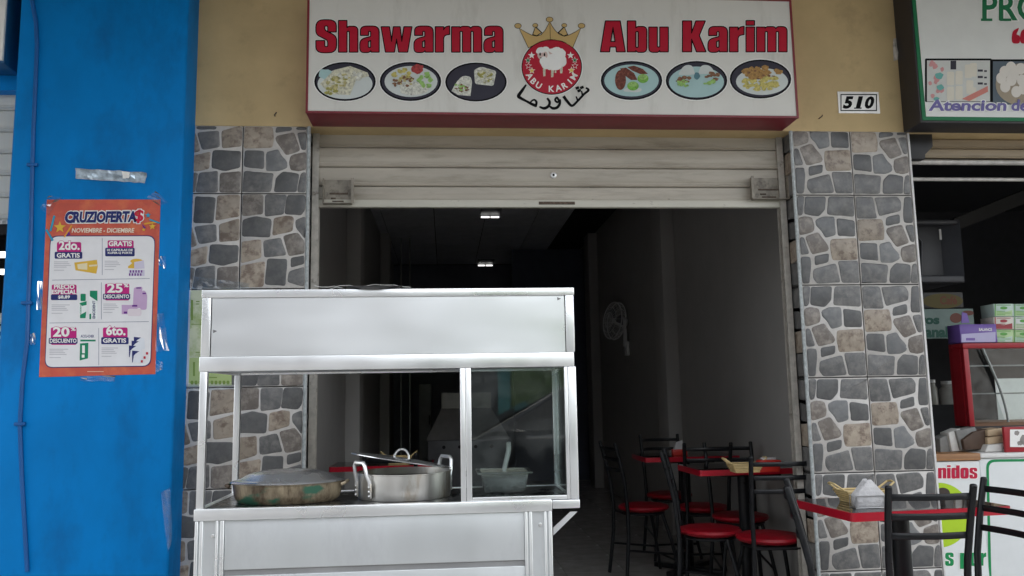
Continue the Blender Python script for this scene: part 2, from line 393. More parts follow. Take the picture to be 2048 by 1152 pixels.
PAT_P = [('g', [(50, 38), (95, 38), (90, 120), (85, 148), (60, 155)]), ('d', [(100, 40), (215, 38), (212, 115), (178, 155), (135, 150), (97, 142)]),
         ('g', [(232, 38), (372, 36), (376, 153), (300, 148), (225, 143)]), ('b', [(60, 170), (100, 158), (140, 165), (152, 205), (148, 245), (100, 262), (65, 270)]),
         ('l', [(160, 178), (200, 158), (265, 158), (272, 265), (215, 282), (195, 245), (165, 212)]), ('d', [(278, 168), (378, 180), (382, 272), (285, 270)]),
         ('g', [(66, 282), (95, 282), (125, 378), (72, 385)]), ('b', [(103, 278), (172, 250), (232, 335), (230, 360), (142, 382)]),
         ('t', [(245, 293), (388, 285), (396, 410), (255, 415), (243, 350)]), ('d', [(74, 398), (130, 398), (135, 440), (128, 550), (85, 552)]),
         ('d', [(155, 393), (235, 378), (232, 425), (158, 446)]), ('g', [(150, 470), (272, 435), (298, 545), (170, 552), (148, 520)]),
         ('g', [(285, 422), (398, 420), (408, 548), (308, 548)])]
QQ = ((384, 501), (826, 501), (826, 1139), (376, 1139))
PAT_Q = [('b', [(392, 508), (532, 508), (530, 640), (390, 652)]), ('g', [(545, 510), (690, 510), (672, 640), (545, 655)]),
         ('d', [(697, 510), (820, 512), (820, 605), (790, 648), (678, 638)]), ('d', [(395, 680), (490, 655), (588, 675), (582, 795), (392, 790)]),
         ('t', [(605, 670), (690, 652), (738, 660), (735, 752), (598, 785)]), ('g', [(755, 680), (820, 655), (820, 808), (790, 770), (757, 730)]),
         ('t', [(388, 825), (520, 812), (525, 930), (388, 968)]), ('g', [(538, 820), (655, 800), (692, 915), (545, 930)]),
         ('b', [(670, 790), (770, 765), (820, 830), (820, 905), (710, 922)]), ('t', [(385, 985), (550, 958), (540, 1125), (382, 1128)]),
         ('d', [(565, 940), (698, 942), (690, 1120), (552, 1110)]), ('d', [(725, 935), (815, 920), (815, 975), (725, 998)]),
         ('g', [(715, 1025), (820, 995), (820, 1125), (705, 1095)])]
PP = [(k, unq(p, *PQ)) for k, p in PAT_P]; QP = [(k, unq(p, *QQ)) for k, p in PAT_Q]
def rot180(P): return [(k, [(1-u, 1-v) for u, v in p]) for k, p in P]
def clip(p, u0, u1, v0, v1):
    for ax, lim, sg in ((0, u0, 1), (0, u1, -1), (1, v0, 1), (1, v1, -1)):
        q = []
        for i in range(len(p)):
            a, b = p[i-1], p[i]; da, db = (a[ax]-lim)*sg, (b[ax]-lim)*sg
            if (da >= 0) != (db >= 0):
                t = da/(da-db); q.append((a[0]+(b[0]-a[0])*t, a[1]+(b[1]-a[1])*t))
            if db >= 0: q.append(b)
        p = q
        if len(p) < 3: return []
    return p
TW, TH = .30, .45
def make_tile(parent, O, U, Nn, pat, seed, u0=0., u1=1., v0=0., v1=1.):
    """O top-left corner of the whole tile, U right, Nn outwards; only the part inside the clip window is laid"""
    O, U, Nn = Vector(O), Vector(U), Vector(Nn); V = Vector((0, 0, -1)); g = .0046
    def P(u, v, n): return O + U*(u*TW) + V*(v*TH) + Nn*n
    a0, a1, b0, b1 = u0+g/TW*.6, u1-g/TW*.6, v0+g/TH*.6, v1-g/TH*.6
    sl = MB().hexa([P(a0, b1, -.007), P(a1, b1, -.007), P(a1, b1, 0), P(a0, b1, 0), P(a0, b0, -.007), P(a1, b0, -.007), P(a1, b0, 0), P(a0, b0, 0)])
    t = sl.build('tile', mt['grout'], parent, bevel=.0008, seg=1)
    rng = random.Random(seed)
    for k, p in pat:
        q = clip(p, a0, a1, b0, b1)
        if not q or abs(area(q)) < .0016: continue
        q = offs([(u*TW, v*TH) for u, v in q], .0022); q = clip([(x/TW, y/TH) for x, y in q], a0+.004, a1-.004, b0+.003, b1-.003); q = [(u*TW, v*TH) for u, v in q]
        c = []
        for i in range(len(q)):   # uneven broken edges
            a, b = Vector(q[i]), Vector(q[(i+1) % len(q)]); c.append((*a, .012)); ln = (b-a).length
            if ln > .03:
                d = (b-a).normalized(); nn = Vector((-d.y, d.x))
                for f in ((.33, .67) if ln > .06 else (.5,)): m = a+(b-a)*f+nn*rng.uniform(-.0017, .0017); c.append((m.x, m.y, .008))
        q = rp(c, 2); n = len(q); q1 = offs(q, -.0028); q2 = offs(q, -.006)
        def W3(w, d): return P(w[0]/TW, w[1]/TH, d)
        vs = [W3(w, -.0005) for w in q]+[W3(w, .0016) for w in q1]+[W3(w, .0023) for w in q2]
        fs = [(i, (i+1) % n, n+(i+1) % n, n+i) for i in range(n)]+[(n+i, n+(i+1) % n, 2*n+(i+1) % n, 2*n+i) for i in range(n)]+[tuple(range(2*n, 3*n))]
        MB().add(vs, fs).build('stone', mt['st_'+k], t, smooth=True)
Z1 = 2.1389
def pilaster(name, label, x0, base, pats, reveal_x, reveal_s):
    t = thing(name, label, 'pillar', base)
    MB().box(x0, .0075, 0, x0+.6, .2, ZT-.002).build('core', mt['joint'], t)
    seed = int(abs(x0)*1000)
    for col in range(2):
        for row in range(6):
            zt = Z1 + .45*(1-row); v0 = 0 if row else 1-.3298/.45; v1 = 1 if row < 5 else .339/.45
            make_tile(t, (x0+.3*col, 0, zt), (1, 0, 0), (0, -1, 0), pats[(row+0) % len(pats)][col], seed+row*7+col, 0, 1, v0, v1)
    for row in range(6):
        zt = Z1 + .45*(1-row); v0 = 0 if row else 1-.3298/.45; v1 = 1 if row < 5 else .339/.45
        o = (reveal_x, .008, zt) if reveal_s > 0 else (reveal_x, .308, zt)
        make_tile(t, o, (0, reveal_s, 0), (reveal_s, 0, 0), PP, seed+100+row, 0 if reveal_s > 0 else 1-.36, .36 if reveal_s > 0 else 1, v0, v1)
    return t
P8, Q8 = rot180(PP), rot180(QP)
tl = pilaster('tiled_pilaster', 'stone-pattern tiled pillar half hidden behind the cart and the blue pillar', XL-.6, (XL-.3, 0, 0),
              [(Q8, P8), (Q8, QP), (QP, Q8), (Q8, QP), (QP, P8)], XL, 1)
tr = pilaster('tiled_pilaster', 'stone-pattern tiled pillar between the open shop and the right-hand shop', XR, (XR+.3, 0, 0),
              [(PP, P8)], XR, -1)
def corner_trim(x, par):
    pts = [(x, .001, z/14*ZT) for z in range(15)]
    MB().tube(pts, .0085, 8).build('corner_trim', mt['trim'], par, smooth=True)
corner_trim(XL+.0065, tl); corner_trim(XR-.0065, tr)
MB().box(XR+.601, -.004, 0, XR+.611, .19, ZT-.004).build('edge_trim', mt['whitetrim'], tr, bevel=.002)

# small hooks and stains on the plaster
def hook(px, py, label):
    c = at(px, py, -.003)
    m = MB().tube([c+Vector((0, .003, 0)), c+Vector((0, -.015, 0)), c+Vector((.006, -.02, .004)), c+Vector((.01, -.018, .012))], .003, 6)
    tag(m.build('wall_hook', mt['rust'], smooth=True), label, 'hook', 'hooks in the plaster')
hook(550, 232, 'small rusty hook in the plaster left of the red shop sign')
hook(1638, 237, 'small rusty hook in the plaster below the number plate')

# ------------------------------------------------------------------ shop sign
YS = -.195
sx0, sx1 = xat(613, 120, YS), xat(1597, 230, YS); sz0 = zat(1000, 229.5, YS)-.002; sz1 = zat(1000, -14, YS)
sg = thing('shop_sign', 'long maroon-edged sign box reading Shawarma Abu Karim above the open shop', 'sign', ((sx0+sx1)/2, -.1, sz0))
MB().box(sx0, YS+.006, sz0, sx1, -.0035, sz1).build('sign_box', mt['maroon'], sg, bevel=.006)
fw = .010
fr = MB(); fr.box(sx0, YS-.004, sz0, sx1, YS+.0058, sz0+fw).box(sx0, YS-.004, sz1-fw, sx1, YS+.0058, sz1).box(sx0, YS-.004, sz0+fw, sx0+fw, YS+.0058, sz1-fw).box(sx1-fw, YS-.004, sz0+fw, sx1, YS+.0058, sz1-fw)
fr.build('sign_frame', mt['maroon'], sg)
fp = MB().box(sx0+fw, YS, sz0+fw, sx1-fw, YS+.0056, sz1-fw).build('sign_panel', mt['signwhite'], sg)
L1, L2, L3, L4, L5, L6 = [YS-.0007*k for k in range(1, 7)]
G = {
 'S': (.62, [[(.36, .64), (.61, .64), (.61, 1.02, .24), (0, 1.02, .24), (0, .56, .12), (.36, .37, .08), (.36, .17, .045), (.26, .17, .045), (.26, .36), (0, .36), (0, -.02, .24), (.62, -.02, .24), (.62, .50, .14), (.26, .69, .08), (.26, .83, .045), (.36, .83, .045)]]),
 'h': (.58, [[(0, 0), (0, 1), (.25, 1), (.25, .77), (.31, .815, .04), (.58, .815, .15), (.58, 0), (.33, 0), (.33, .66, .035), (.25, .66, .035), (.25, 0)]]),
 'a': (.58, [[(.58, 0), (.58, .82, .19), (.02, .82, .19), (.02, .53), (.26, .53), (.26, .66, .04), (.33, .66, .04), (.33, .49, .03), (0, .40, .16), (0, -.015, .14), (.27, -.015, .08), (.335, .05), (.345, 0)], [(.25, .33), (.33, .37), (.33, .14, .04), (.25, .14, .04)]]),
 'w': (.93, [[(0, .8), (.25, .8), (.315, .33), (.37, .8), (.57, .8), (.625, .33), (.69, .8), (.93, .8), (.80, 0), (.53, 0), (.465, .42), (.40, 0), (.13, 0)]]),
 'r': (.43, [[(0, 0), (0, .8), (.25, .8), (.25, .70), (.31, .80, .05), (.43, .825), (.43, .56), (.30, .54, .06), (.25, .46, .05), (.25, 0)]]),
 'm': (.91, [[(0, 0), (0, .8), (.25, .8), (.25, .76), (.31, .815, .04), (.53, .815, .09), (.575, .75), (.63, .815, .05), (.91, .815, .15), (.91, 0), (.66, 0), (.66, .66, .035), (.58, .66, .035), (.58, 0), (.33, 0), (.33, .66, .035), (.25, .66, .035), (.25, 0)]]),
 'A': (.74, [[(0, 0), (.15, 1), (.59, 1), (.74, 0), (.48, 0), (.465, .16), (.285, .16), (.27, 0)], [(.305, .33), (.375, .80), (.44, .33)]]),
 'b': (.58, [[(0, 0), (0, 1), (.25, 1), (.25, .77), (.31, .82, .04), (.58, .82, .15), (.58, -.015, .15), (.31, -.015, .04), (.25, .05), (.25, 0)], [(.25, .66, .03), (.33, .66, .03), (.33, .14, .03), (.25, .14, .03)]]),
 'u': (.58, [[(0, .8), (.25, .8), (.25, .15, .035), (.33, .15, .035), (.33, .8), (.58, .8), (.58, 0), (.33, 0), (.33, .05), (.27, -.015, .04), (0, -.015, .15)]]),
 'K': (.70, [[(0, 0), (0, 1), (.27, 1), (.27, .60), (.40, 1), (.68, 1), (.50, .53), (.70, 0), (.42, 0), (.27, .42), (.27, 0)]]),
 'i': (.25, [[(0, 0), (0, .8), (.25, .8), (.25, 0)], ]),
 ' ': (.30, []),
 'n': (.58, [[(0, 0), (0, .8), (.25, .8), (.25, .76), (.31, .815, .04), (.58, .815, .15), (.58, 0), (.33, 0), (.33, .66, .035), (.25, .66, .035), (.25, 0)]]),
 'e': (.58, [[(.58, .36), (.58, .82, .2), (0, .82, .2), (0, -.015, .2), (.58, -.015, .2), (.58, .28), (.33, .28), (.33, .14, .035), (.25, .14, .035), (.25, .36)], [(.25, .48), (.33, .48), (.33, .66, .035), (.25, .66, .035)]]),
 'd': (.58, [[(.58, 0), (.58, 1), (.33, 1), (.33, .77), (.27, .82, .04), (0, .82, .15), (0, -.015, .15), (.27, -.015, .04), (.33, .05), (.33, 0)], [(.33, .66, .03), (.25, .66, .03), (.25, .14, .03), (.33, .14, .03)]]),
 'o': (.58, [[(0, .82, .2), (.58, .82, .2), (.58, -.015, .2), (0, -.015, .2)], [(.25, .66, .035), (.33, .66, .035), (.33, .14, .035), (.25, .14, .035)]]),
 's': (.55, [[(.32, .54), (.54, .54), (.54, .82, .18), (0, .82, .18), (0, .45, .1), (.32, .30, .06), (.32, .13, .04), (.24, .13, .04), (.24, .29), (0, .29), (0, -.015, .18), (.55, -.015, .18), (.55, .38, .1), (.23, .54, .06), (.23, .67, .04), (.32, .67, .04)]]),
 'p': (.58, [[(0, .8), (0, -.2), (.25, -.2), (.25, .03), (.31, -.015, .04), (.58, -.015, .15), (.58, .82, .15), (.31, .82, .04), (.25, .76), (.25, .8)], [(.25, .66, .03), (.33, .66, .03), (.33, .14, .03), (.25, .14, .03)]]),
}
def heavy(s, x0, x1, yb, yt, gap=.065, slope=0.):
    """heavy condensed letters: list of [outer, holes...] in picture coordinates"""
    w = sum(G[c][0] for c in s) + gap*(len(s)-1); k = (x1-x0)/w; h = yb-yt; cx = 0; out = []
    for c in s:
        gw, loops = G[c]
        if loops:
            ls = []
            for l in loops:
                q = rp(l, 5); ls.append([(x0+(cx+x)*k, yb-y*h+slope*(cx+x)*k) for x, y in q])
            if c == 'i': out.append([[(x0+(cx+x)*k, yb-y*h) for x, y in [(0, .865), (0, 1.01), (.25, 1.01), (.25, .865)]]])
            out.append(ls)
        cx += gw+gap
    return out
def outline_strokes(sh, w):
    out = []
    for ls in sh:
        for l in ls:
            out += stroke(list(l)+[l[0]], w)
    return out
def heavy_word(s, x0, x1, yb, yt, par):
    sh = heavy(s, x0, x1, yb, yt)
    flat('lettering_halo', outline_strokes([[q[0]] for q in sh], 5.4), L1, mt['white'], par, .000003)
    flat('lettering_outline', outline_strokes(sh, 2.9), L2-.0004, mt['black'], par)
    flat('lettering', sh, L3-.0002, mt['red'], par)
    flat('lettering_edge', outline_strokes(sh, 1.5), L4-.0002, mt['black'], par)
heavy_word('Shawarma', 632, 1006, 104, 41, sg)
heavy_word('Abu Karim', 1201, 1574, 103.5, 42, sg)
# six food pictures
def foodmat(nm, c):
    k_ = .45 if max(c) > .3 else 1.9
    return M(nm, c, .4, var=.30, scale=70, spec=.2, col2=tuple(min(.8, v*k_+.01) for v in c), thr=(.50, .66), c2scale=85, detail=6)
fm = {k: (flatmat if k in ('dark', 'teal', 'plate', 'plate2') else foodmat)('print_'+k, c) for k, c in dict(plate=(.62, .66, .64), plate2=(.40, .58, .58), dark=(.035, .033, .05), wrap=(.66, .64, .50), olive=(.38, .36, .10), pasta=(.56, .50, .24),
      lettuce=(.33, .55, .16), lime=(.22, .50, .08), tomato=(.42, .06, .06), meat=(.20, .10, .055), kibbe=(.15, .045, .03), potato=(.60, .52, .16), chicken=(.42, .24, .08), rice=(.70, .70, .62), shade=(.30, .30, .25), teal=(.10, .22, .26)).items()}
def photo(cx, cy, build):
    o = flat('food_picture', [ell(cx, cy, 61.5, 39)], L2, mt['black'], sg)
    flat('picture_halo', [ell(cx, cy, 63.5, 40.8)], L1, mt['white'], sg)
    flat('picture_ground', [ell(cx, cy, 58, 36)], L3, fm['dark'], o)
    for mat, shp, ly in build: flat('picture_shape', shp, ly, fm[mat] if mat in fm else mt[mat], o, .00008)
rg = random.Random(4)
def B(cx, cy, rx, ry, n=12): return blob(cx, cy, rx, ry, rg, n, .2)
def many(cx, cy, rx, ry, k, s): 
    out = []
    for i in range(k):
        a = rg.uniform(0, 6.28); r = rg.random()**.5; out.append(blob(cx+rx*r*math.cos(a), cy+ry*r*math.sin(a), s*rg.uniform(.6, 1.3), s*rg.uniform(.4, .9), rg, 8, .3))
    return out
photo(690, 163, [('plate', [ell(690, 168, 55, 30)], L4), ('plate2', [B(650, 148, 14, 10)], L4-.0003), ('wrap', [[(640, 168), (668, 140), (700, 132), (735, 145), (738, 152), (712, 160), (700, 190), (660, 188)]], L5), ('olive', many(672, 158, 20, 14, 12, 4.5)+many(668, 182, 22, 6, 8, 4), L6), ('pasta', many(676, 163, 26, 16, 16, 4), L6-.0005), ('rice', many(700, 150, 22, 12, 8, 5), L6-.001)])
photo(821, 163, [('plate', [ell(822, 163, 53, 31)], L4), ('rice', [B(826, 178, 28, 14)], L5), ('lettuce', many(852, 160, 14, 16, 16, 5), L6), ('potato', many(803, 148, 18, 10, 14, 5), L6), ('meat', many(805, 163, 24, 10, 16, 4.2), L6-.0005), ('tomato', [B(834, 138, 12, 9), B(842, 134, 5, 4)], L6-.0005), ('pasta', many(815, 160, 22, 12, 10, 3), L6-.001)])
photo(952, 164, [('rice', [rp([(912, 165, 8), (925, 151, 8), (942, 153, 8), (944, 165), (941, 192), (916, 190), (903, 182)])], L4), ('meat', many(923, 178, 12, 8, 14, 3.6), L5), ('lettuce', many(922, 174, 13, 9, 8, 3), L6), ('rice', [rp([(948, 140, 4), (962, 133, 6), (993, 142, 5), (987, 172, 5), (950, 168, 5)])], L4), ('olive', many(969, 154, 15, 11, 18, 4), L5), ('wrap', many(970, 144, 14, 5, 8, 4)+many(969, 158, 12, 8, 6, 4), L6)])
photo(1263, 161, [('plate2', [ell(1263, 161, 54.5, 32)], L4), ('plate', [B(1266, 180, 18, 5)], L4-.0003), ('kibbe', [ell(1241, 160, 11, 20, 24, 0), [(1240, 137), (1252, 135), (1268, 146), (1275, 160), (1262, 160), (1248, 150)], [(1254, 134), (1268, 131), (1286, 138), (1296, 148), (1280, 148), (1264, 141)]], L5), ('lime', [ell(1266, 172, 11.5, 9), ell(1286, 157, 11, 9)], L6), ('lettuce', [ell(1266, 169, 9.5, 5), ell(1286, 154, 9, 5.5)], L6-.0005)])
photo(1393, 161, [('plate2', [ell(1393, 164, 55, 31)], L4), ('plate', [rp([(1355, 150, 6), (1368, 130, 10), (1385, 130, 8), (1390, 148), (1380, 150)]), rp([(1396, 148), (1402, 130, 8), (1420, 130, 10), (1432, 148, 6), (1418, 148)])], L5), ('meat', many(1366, 157, 14, 8, 10, 5)+many(1425, 153, 14, 8, 10, 5), L6), ('lettuce', many(1368, 166, 16, 7, 10, 4)+many(1418, 164, 14, 7, 10, 4), L6-.0005), ('teal', [B(1394, 152, 6, 8)], L6)])
photo(1521, 158, [('plate', [ell(1524, 163, 52, 27)], L4), ('potato', many(1522, 165, 36, 14, 34, 6), L5), ('chicken', many(1525, 146, 36, 12, 18, 8), L6), ('potato', many(1530, 172, 26, 7, 14, 5), L6-.0006), ('meat', many(1520, 150, 30, 10, 6, 3), L6-.001)])
# emblem: crown, red disc with sheep and stars, lettering on an arc
def e(pts): return [(1000+x/5.485, 20+y/5.485) for x, y in pts]
em = flat('emblem_disc', [e(ell(568, 625, 332, 304, 56))], L3, mt['black'], sg)
flat('emblem_halo', [e(ell(568, 625, 342, 314, 56))], L1, mt['white'], sg)
flat('emblem_field', [e(ell(568, 625, 322, 294, 56))], L4, mt['red'], em)
cro = [(210, 200), (290, 248), (345, 275), (400, 288), (450, 272), (495, 225), (525, 170), (546, 128), (570, 175), (605, 225), (650, 268), (705, 290), (765, 272), (830, 240), (888, 200), (797, 412), (760, 385), (680, 345), (568, 326), (450, 348), (370, 385), (312, 415)]
cw = flat('crown', [e(offs(cro, 4)), e([(388, 175), (352, 272), (400, 290), (465, 248)]), e([(704, 175), (632, 248), (700, 290), (748, 272)])] + [e(ell(x, y, rx+3.5, ry+3.5)) for x, y, rx, ry in ((197, 174, 36, 26), (387, 168, 28, 20), (544, 104, 37, 26), (705, 168, 28, 20), (894, 173, 37, 26))], L2, mt['black'], sg, .00009)
flat('crown_fill', [e(offs(cro, -2)), e([(389, 192), (364, 266), (402, 278), (450, 248)]), e([(704, 192), (648, 248), (700, 280), (738, 266)])] + [e(ell(x, y, rx-2, ry-2)) for x, y, rx, ry in ((197, 174, 36, 26), (387, 168, 28, 20), (544, 104, 37, 26), (705, 168, 28, 20), (894, 173, 37, 26))], L3, mt['gold'], cw, .00012)
flat('crown_line', [e(stroke([(548, 150), (552, 320)], 5)[0])], L3-.0006, mt['black'], cw)
wool = [(600, 520, 118, 98), (520, 470, 60, 50), (660, 480, 62, 58), (690, 560, 40, 60), (520, 590, 70, 60), (600, 610, 80, 50), (480, 560, 45, 50), (450, 440, 48, 32), (500, 430, 44, 28), (420, 455, 26, 24), (620, 445, 60, 38), (545, 630, 30, 28)]
flat('sheep', [e([(x, y) for x, y in q]) for q in ([(470, 640), (500, 640), (498, 725), (475, 728)], [(560, 640), (592, 640), (585, 735), (560, 738)], [(655, 600), (690, 600), (684, 694), (660, 695)], [(600, 650), (618, 650), (618, 690), (600, 690)])], L5, fm['wrap'], em, .0001)
flat('sheep_wool', [e(blob(x, y, rx, ry, rg, 26, .06)) for x, y, rx, ry in wool], L5-.0006, mt['white'], em, .0001)
skin = flatmat('print_skin', (.66, .50, .45))
flat('sheep_face', [e(ell(466, 495, 56, 52)), e([(395, 445), (440, 428), (425, 450)]), e([(530, 450), (578, 480), (545, 488)])], L6, skin, em)
flat('sheep_eyes', [e(ell(440, 485, 9, 18)), e(ell(488, 490, 9, 18)), e(ell(447, 525, 9, 5))], L6-.0006, mt['black'], em)
ys, gs = flatmat('print_yellow', (.75, .58, .12)), flatmat('print_green', (.02, .20, .06))
for cx, cy, r, m_ in ((347, 498, 42, mt['white']), (774, 498, 42, mt['white']), (307, 552, 36, mt['white']), (820, 550, 38, mt['white']), (312, 612, 40, mt['white']), (822, 612, 40, mt['white']), (350, 665, 40, mt['white']), (784, 662, 42, mt['white'])):
    flat('star', [e(star(cx, cy, r))], L5, m_, em)
for cx, cy, r, m_ in ((307, 552, 27, gs), (820, 550, 28, gs), (312, 612, 29, mt['red']), (822, 612, 29, mt['red']), (350, 665, 29, ys), (784, 662, 31, ys)):
    flat('star', [e(star(cx, cy, r))], L6, m_, em)
def arc_text(s, cx, cy, rx, ry, a0, a1, size):
    n = len(s)
    for i, ch in enumerate(s):
        if ch == ' ': continue
        a = R(a0+(a1-a0)*i/(n-1)); x, y = cx+rx*math.cos(a), cy+ry*math.sin(a)
        V, Fc = glyphs(ch, .03); xs = [v[0] for v in V]; mx_ = (min(xs)+max(xs))/2
        tx, ty = math.sin(a)*rx, -math.cos(a)*ry; l = math.hypot(tx, ty); tx, ty = tx/l, ty/l
        ux, uy = ty, -tx      # up of the letter = towards the centre
        vs = []
        for gx, gy in V:
            lx, ly = (gx-mx_)*size, (gy-.36)*size
            q = e([(x+tx*lx+ux*ly, y+ty*lx+uy*ly)])[0]; vs.append(tuple(at(q[0], q[1], L5)))
        me = bpy.data.meshes.new('lettering'); me.from_pydata(vs, [], Fc); me.materials.append(mt['white'])
        for p in me.polygons:
            if p.normal.y > 0: p.flip()
        link('lettering', me, em)
arc_text('ABU KARIM', 568, 615, 268, 248, 154, 27, 92)
AR = [([(285, 822), (245, 880), (205, 940), (225, 965), (290, 1000), (345, 1030), (392, 1050)], [14, 26, 30, 26, 20, 24, 26]), ([(392, 1055), (400, 1010), (375, 985), (340, 1005), (335, 1030)], [22, 20, 16, 14, 14]),
      ([(520, 970), (545, 1010), (530, 1055), (485, 1078), (435, 1062)], [18, 22, 24, 26, 14]), ([(650, 1000), (625, 960), (605, 985), (625, 1010), (655, 1000)], [20, 18, 18, 18, 20]), ([(655, 985), (655, 1030), (625, 1070), (580, 1078), (545, 1055)], [22, 22, 24, 24, 14]),
      ([(700, 950), (740, 1005), (790, 1050), (850, 1000), (920, 925), (970, 880), (945, 855)], [26, 24, 22, 20, 20, 22, 16]), ([(850, 985), (835, 950)], [16, 12]), ([(905, 935), (895, 890)], [16, 12]),
      ([(835, 860), (862, 850)], [24, 24]), ([(885, 855), (912, 845)], [24, 24]), ([(855, 890), (882, 880)], [24, 24])]
flat('arabic_lettering', [[e(p)] for pts, w in AR for p in stroke(*smooth(pts, [k_*1.25 for k_ in w]))], L2, mt['black'], sg, .00001)

# ------------------------------------------------------------------ number plate
npq = [(1677.5, 185.5), (1756, 183), (1758, 224), (1679.5, 226)]
a, b = at(1678, 226, -.006), at(1757, 184, -.006)
plm = M('plate_metal', (.72, .70, .66), .3, metal=.4, var=.1, scale=20)
pl = MB().box(a.x, -.0055, a.z, b.x, -.0031, b.z).build('number_plate', plm)
tag(pl, 'small metal house number plate 510 on the yellow wall', 'number plate')
def ring(x0, y0, x1, y1, w): return [rect(x0, y0, x1, y1), rect(x0+w, y0+w, x1-w, y1-w)[::-1]]
flat('plate_border', [ring(1681, 188, 1754, 222, 2.0)], -.0062, mt['black'], pl)
for ch, x0, x1 in (('5', 1685, 1702), ('1', 1711, 1720), ('0', 1727, 1745)): text('numeral', ch, (x0, 192.5, x1, 217.5), -.0063, mt['black'], pl, bold=.05, shear=.25)
flat('numeral_serif', [[(1708.5, 215), (1723.5, 215), (1723, 217.5), (1708, 217.5)]], -.0064, mt['black'], pl)

# ------------------------------------------------------------------ roller shutter
YH = .12
sh = thing('roller_shutter', 'half raised cream roller shutter above the open shop', 'shutter', (.54, YH, 2.09))
def slat_mesh(x0, x1, z0, z1, nm, mat, par, Yp=YH, lip=.006):
    h = z1-z0
    prof = [(Yp+.004, z1-.001), (Yp, z1-.004), (Yp-.0015, z0+h*.5), (Yp, z0+h*.26), (Yp+.002, z0+h*.235), (Yp-.001, z0+h*.21), (Yp-.001, z0+h*.14), (Yp-lip*.6, z0+h*.12), (Yp-lip, z0+h*.05), (Yp-lip*.4, z0+.002), (Yp+.008, z0+.001), (Yp+.012, z0+.006), (Yp+.012, z1-.004)]
    return MB().prism(prof, 'x', x0, x1).build(nm, mat, par, smooth=True)
zs = [zat(1100, y, YH) for y in (258, 298, 336.5, 374, 400)]
zs = [2.56, 2.475]+zs[1:]
slx0, slx1 = XL+.02, XR-.02
for i in range(len(zs)-1): slat_mesh(slx0, slx1, zs[i+1], zs[i], 'slat', mt['shutter'], sh)
zr0 = zat(1100, 414.5, YH-.01)
MB().prism([(YH-.012, zr0), (YH-.012, zs[-1]-.002), (YH+.02, zs[-1]-.002), (YH+.02, zr0)], 'x', slx0+.01, slx1-.01).build('bottom_rail', mt['shutterdirt'], sh, bevel=.003)
MB().box(slx0+.05, YH-.006, zs[-1]-.001, slx1-.05, YH-.001, zs[-1]+.028).build('reinforcing_strip', mt['shutter'], sh, bevel=.001)
for x in (XL+.008, XR-.04):
    MB().box(x, YH-.02, .012, x+.032, YH-.014, ZT).box(x, YH+.02, .012, x+.032, YH+.026, ZT).box(x if x < 0 else x+.028, YH-.014, .012, x+.004 if x < 0 else x+.032, YH+.02, ZT).build('guide_channel', mt['guide'], sh)
brm = M('bracket_metal', (.30, .27, .22), .5, var=.2, scale=20, col2=(.12, .10, .08), thr=(.5, .68), c2scale=25)
for px0, px1, py0, py1, s in ((646, 704, 358, 408, 1), (1506, 1574, 354, 399, -1)):
    A, Bq = at(px0, py1, YH-.03), at(px1, py0, YH-.03)
    br = MB(); br.box(A.x, YH-.010, A.z, Bq.x, YH-.0065, Bq.z)
    br.box(A.x, YH-.05, A.z, A.x+.003, YH-.010, Bq.z).box(Bq.x-.003, YH-.05, A.z, Bq.x, YH-.010, Bq.z)
    br.box(A.x+.003, YH-.05, A.z, Bq.x-.003, YH-.010, A.z+.003)
    k = .012
    br.box(Bq.x-.001, YH-.053, A.z, Bq.x+k, YH-.050, Bq.z) if s > 0 else br.box(A.x-k, YH-.053, A.z, A.x+.001, YH-.050, Bq.z)
    bo = br.build('lock_bracket', brm, sh)
    w = Bq.x-A.x
    MB().box(A.x+w*.2, YH-.0125, A.z+.052, A.x+w*.85, YH-.0102, A.z+.060).box(A.x+w*.25, YH-.0125, A.z+.028, A.x+w*.42, YH-.0102, A.z+.036).box(A.x+w*.3, YH-.0125, A.z+.014, A.x+w*.7, YH-.0102, A.z+.021).build('bracket_slot', mt['rust'], bo)
kx, kz = xat(1107, 350, YH-.01), zat(1107, 350, YH-.01)
MB().lathe([(.016, 0), (.016, .010), (.012, .013), (.007, .013), (.007, .009), (0.0, .009)], (kx, YH, kz), 20, mat=Matrix.Rotation(R(90), 3, 'X')).build('lock_cylinder', mt['riv'], sh, smooth=True)
MB().lathe([(.0065, .0095), (.0065, .0098), (0, .0099)], (kx, YH, kz), 14, mat=Matrix.Rotation(R(90), 3, 'X')).build('keyhole', mt['black'], sh)
A = at(1078, 412, YH-.016); Bq = at(1150, 403, YH-.016)
MB().box(A.x, YH-.0145, A.z+.008, Bq.x, YH-.0123, Bq.z).build('worn_handle_slot', mt['rust'], sh, bevel=.001)
for px in (708, 870, 1030, 1187, 1340, 1498):
    c = at(px, 398, YH-.01)
    MB().lathe([(.006, 0), (.005, .004), (0, .005)], (c.x, YH-.0058, c.z), 10, mat=Matrix.Rotation(R(90), 3, 'X')).build('rivet', mt['shutter'], sh, smooth=True)

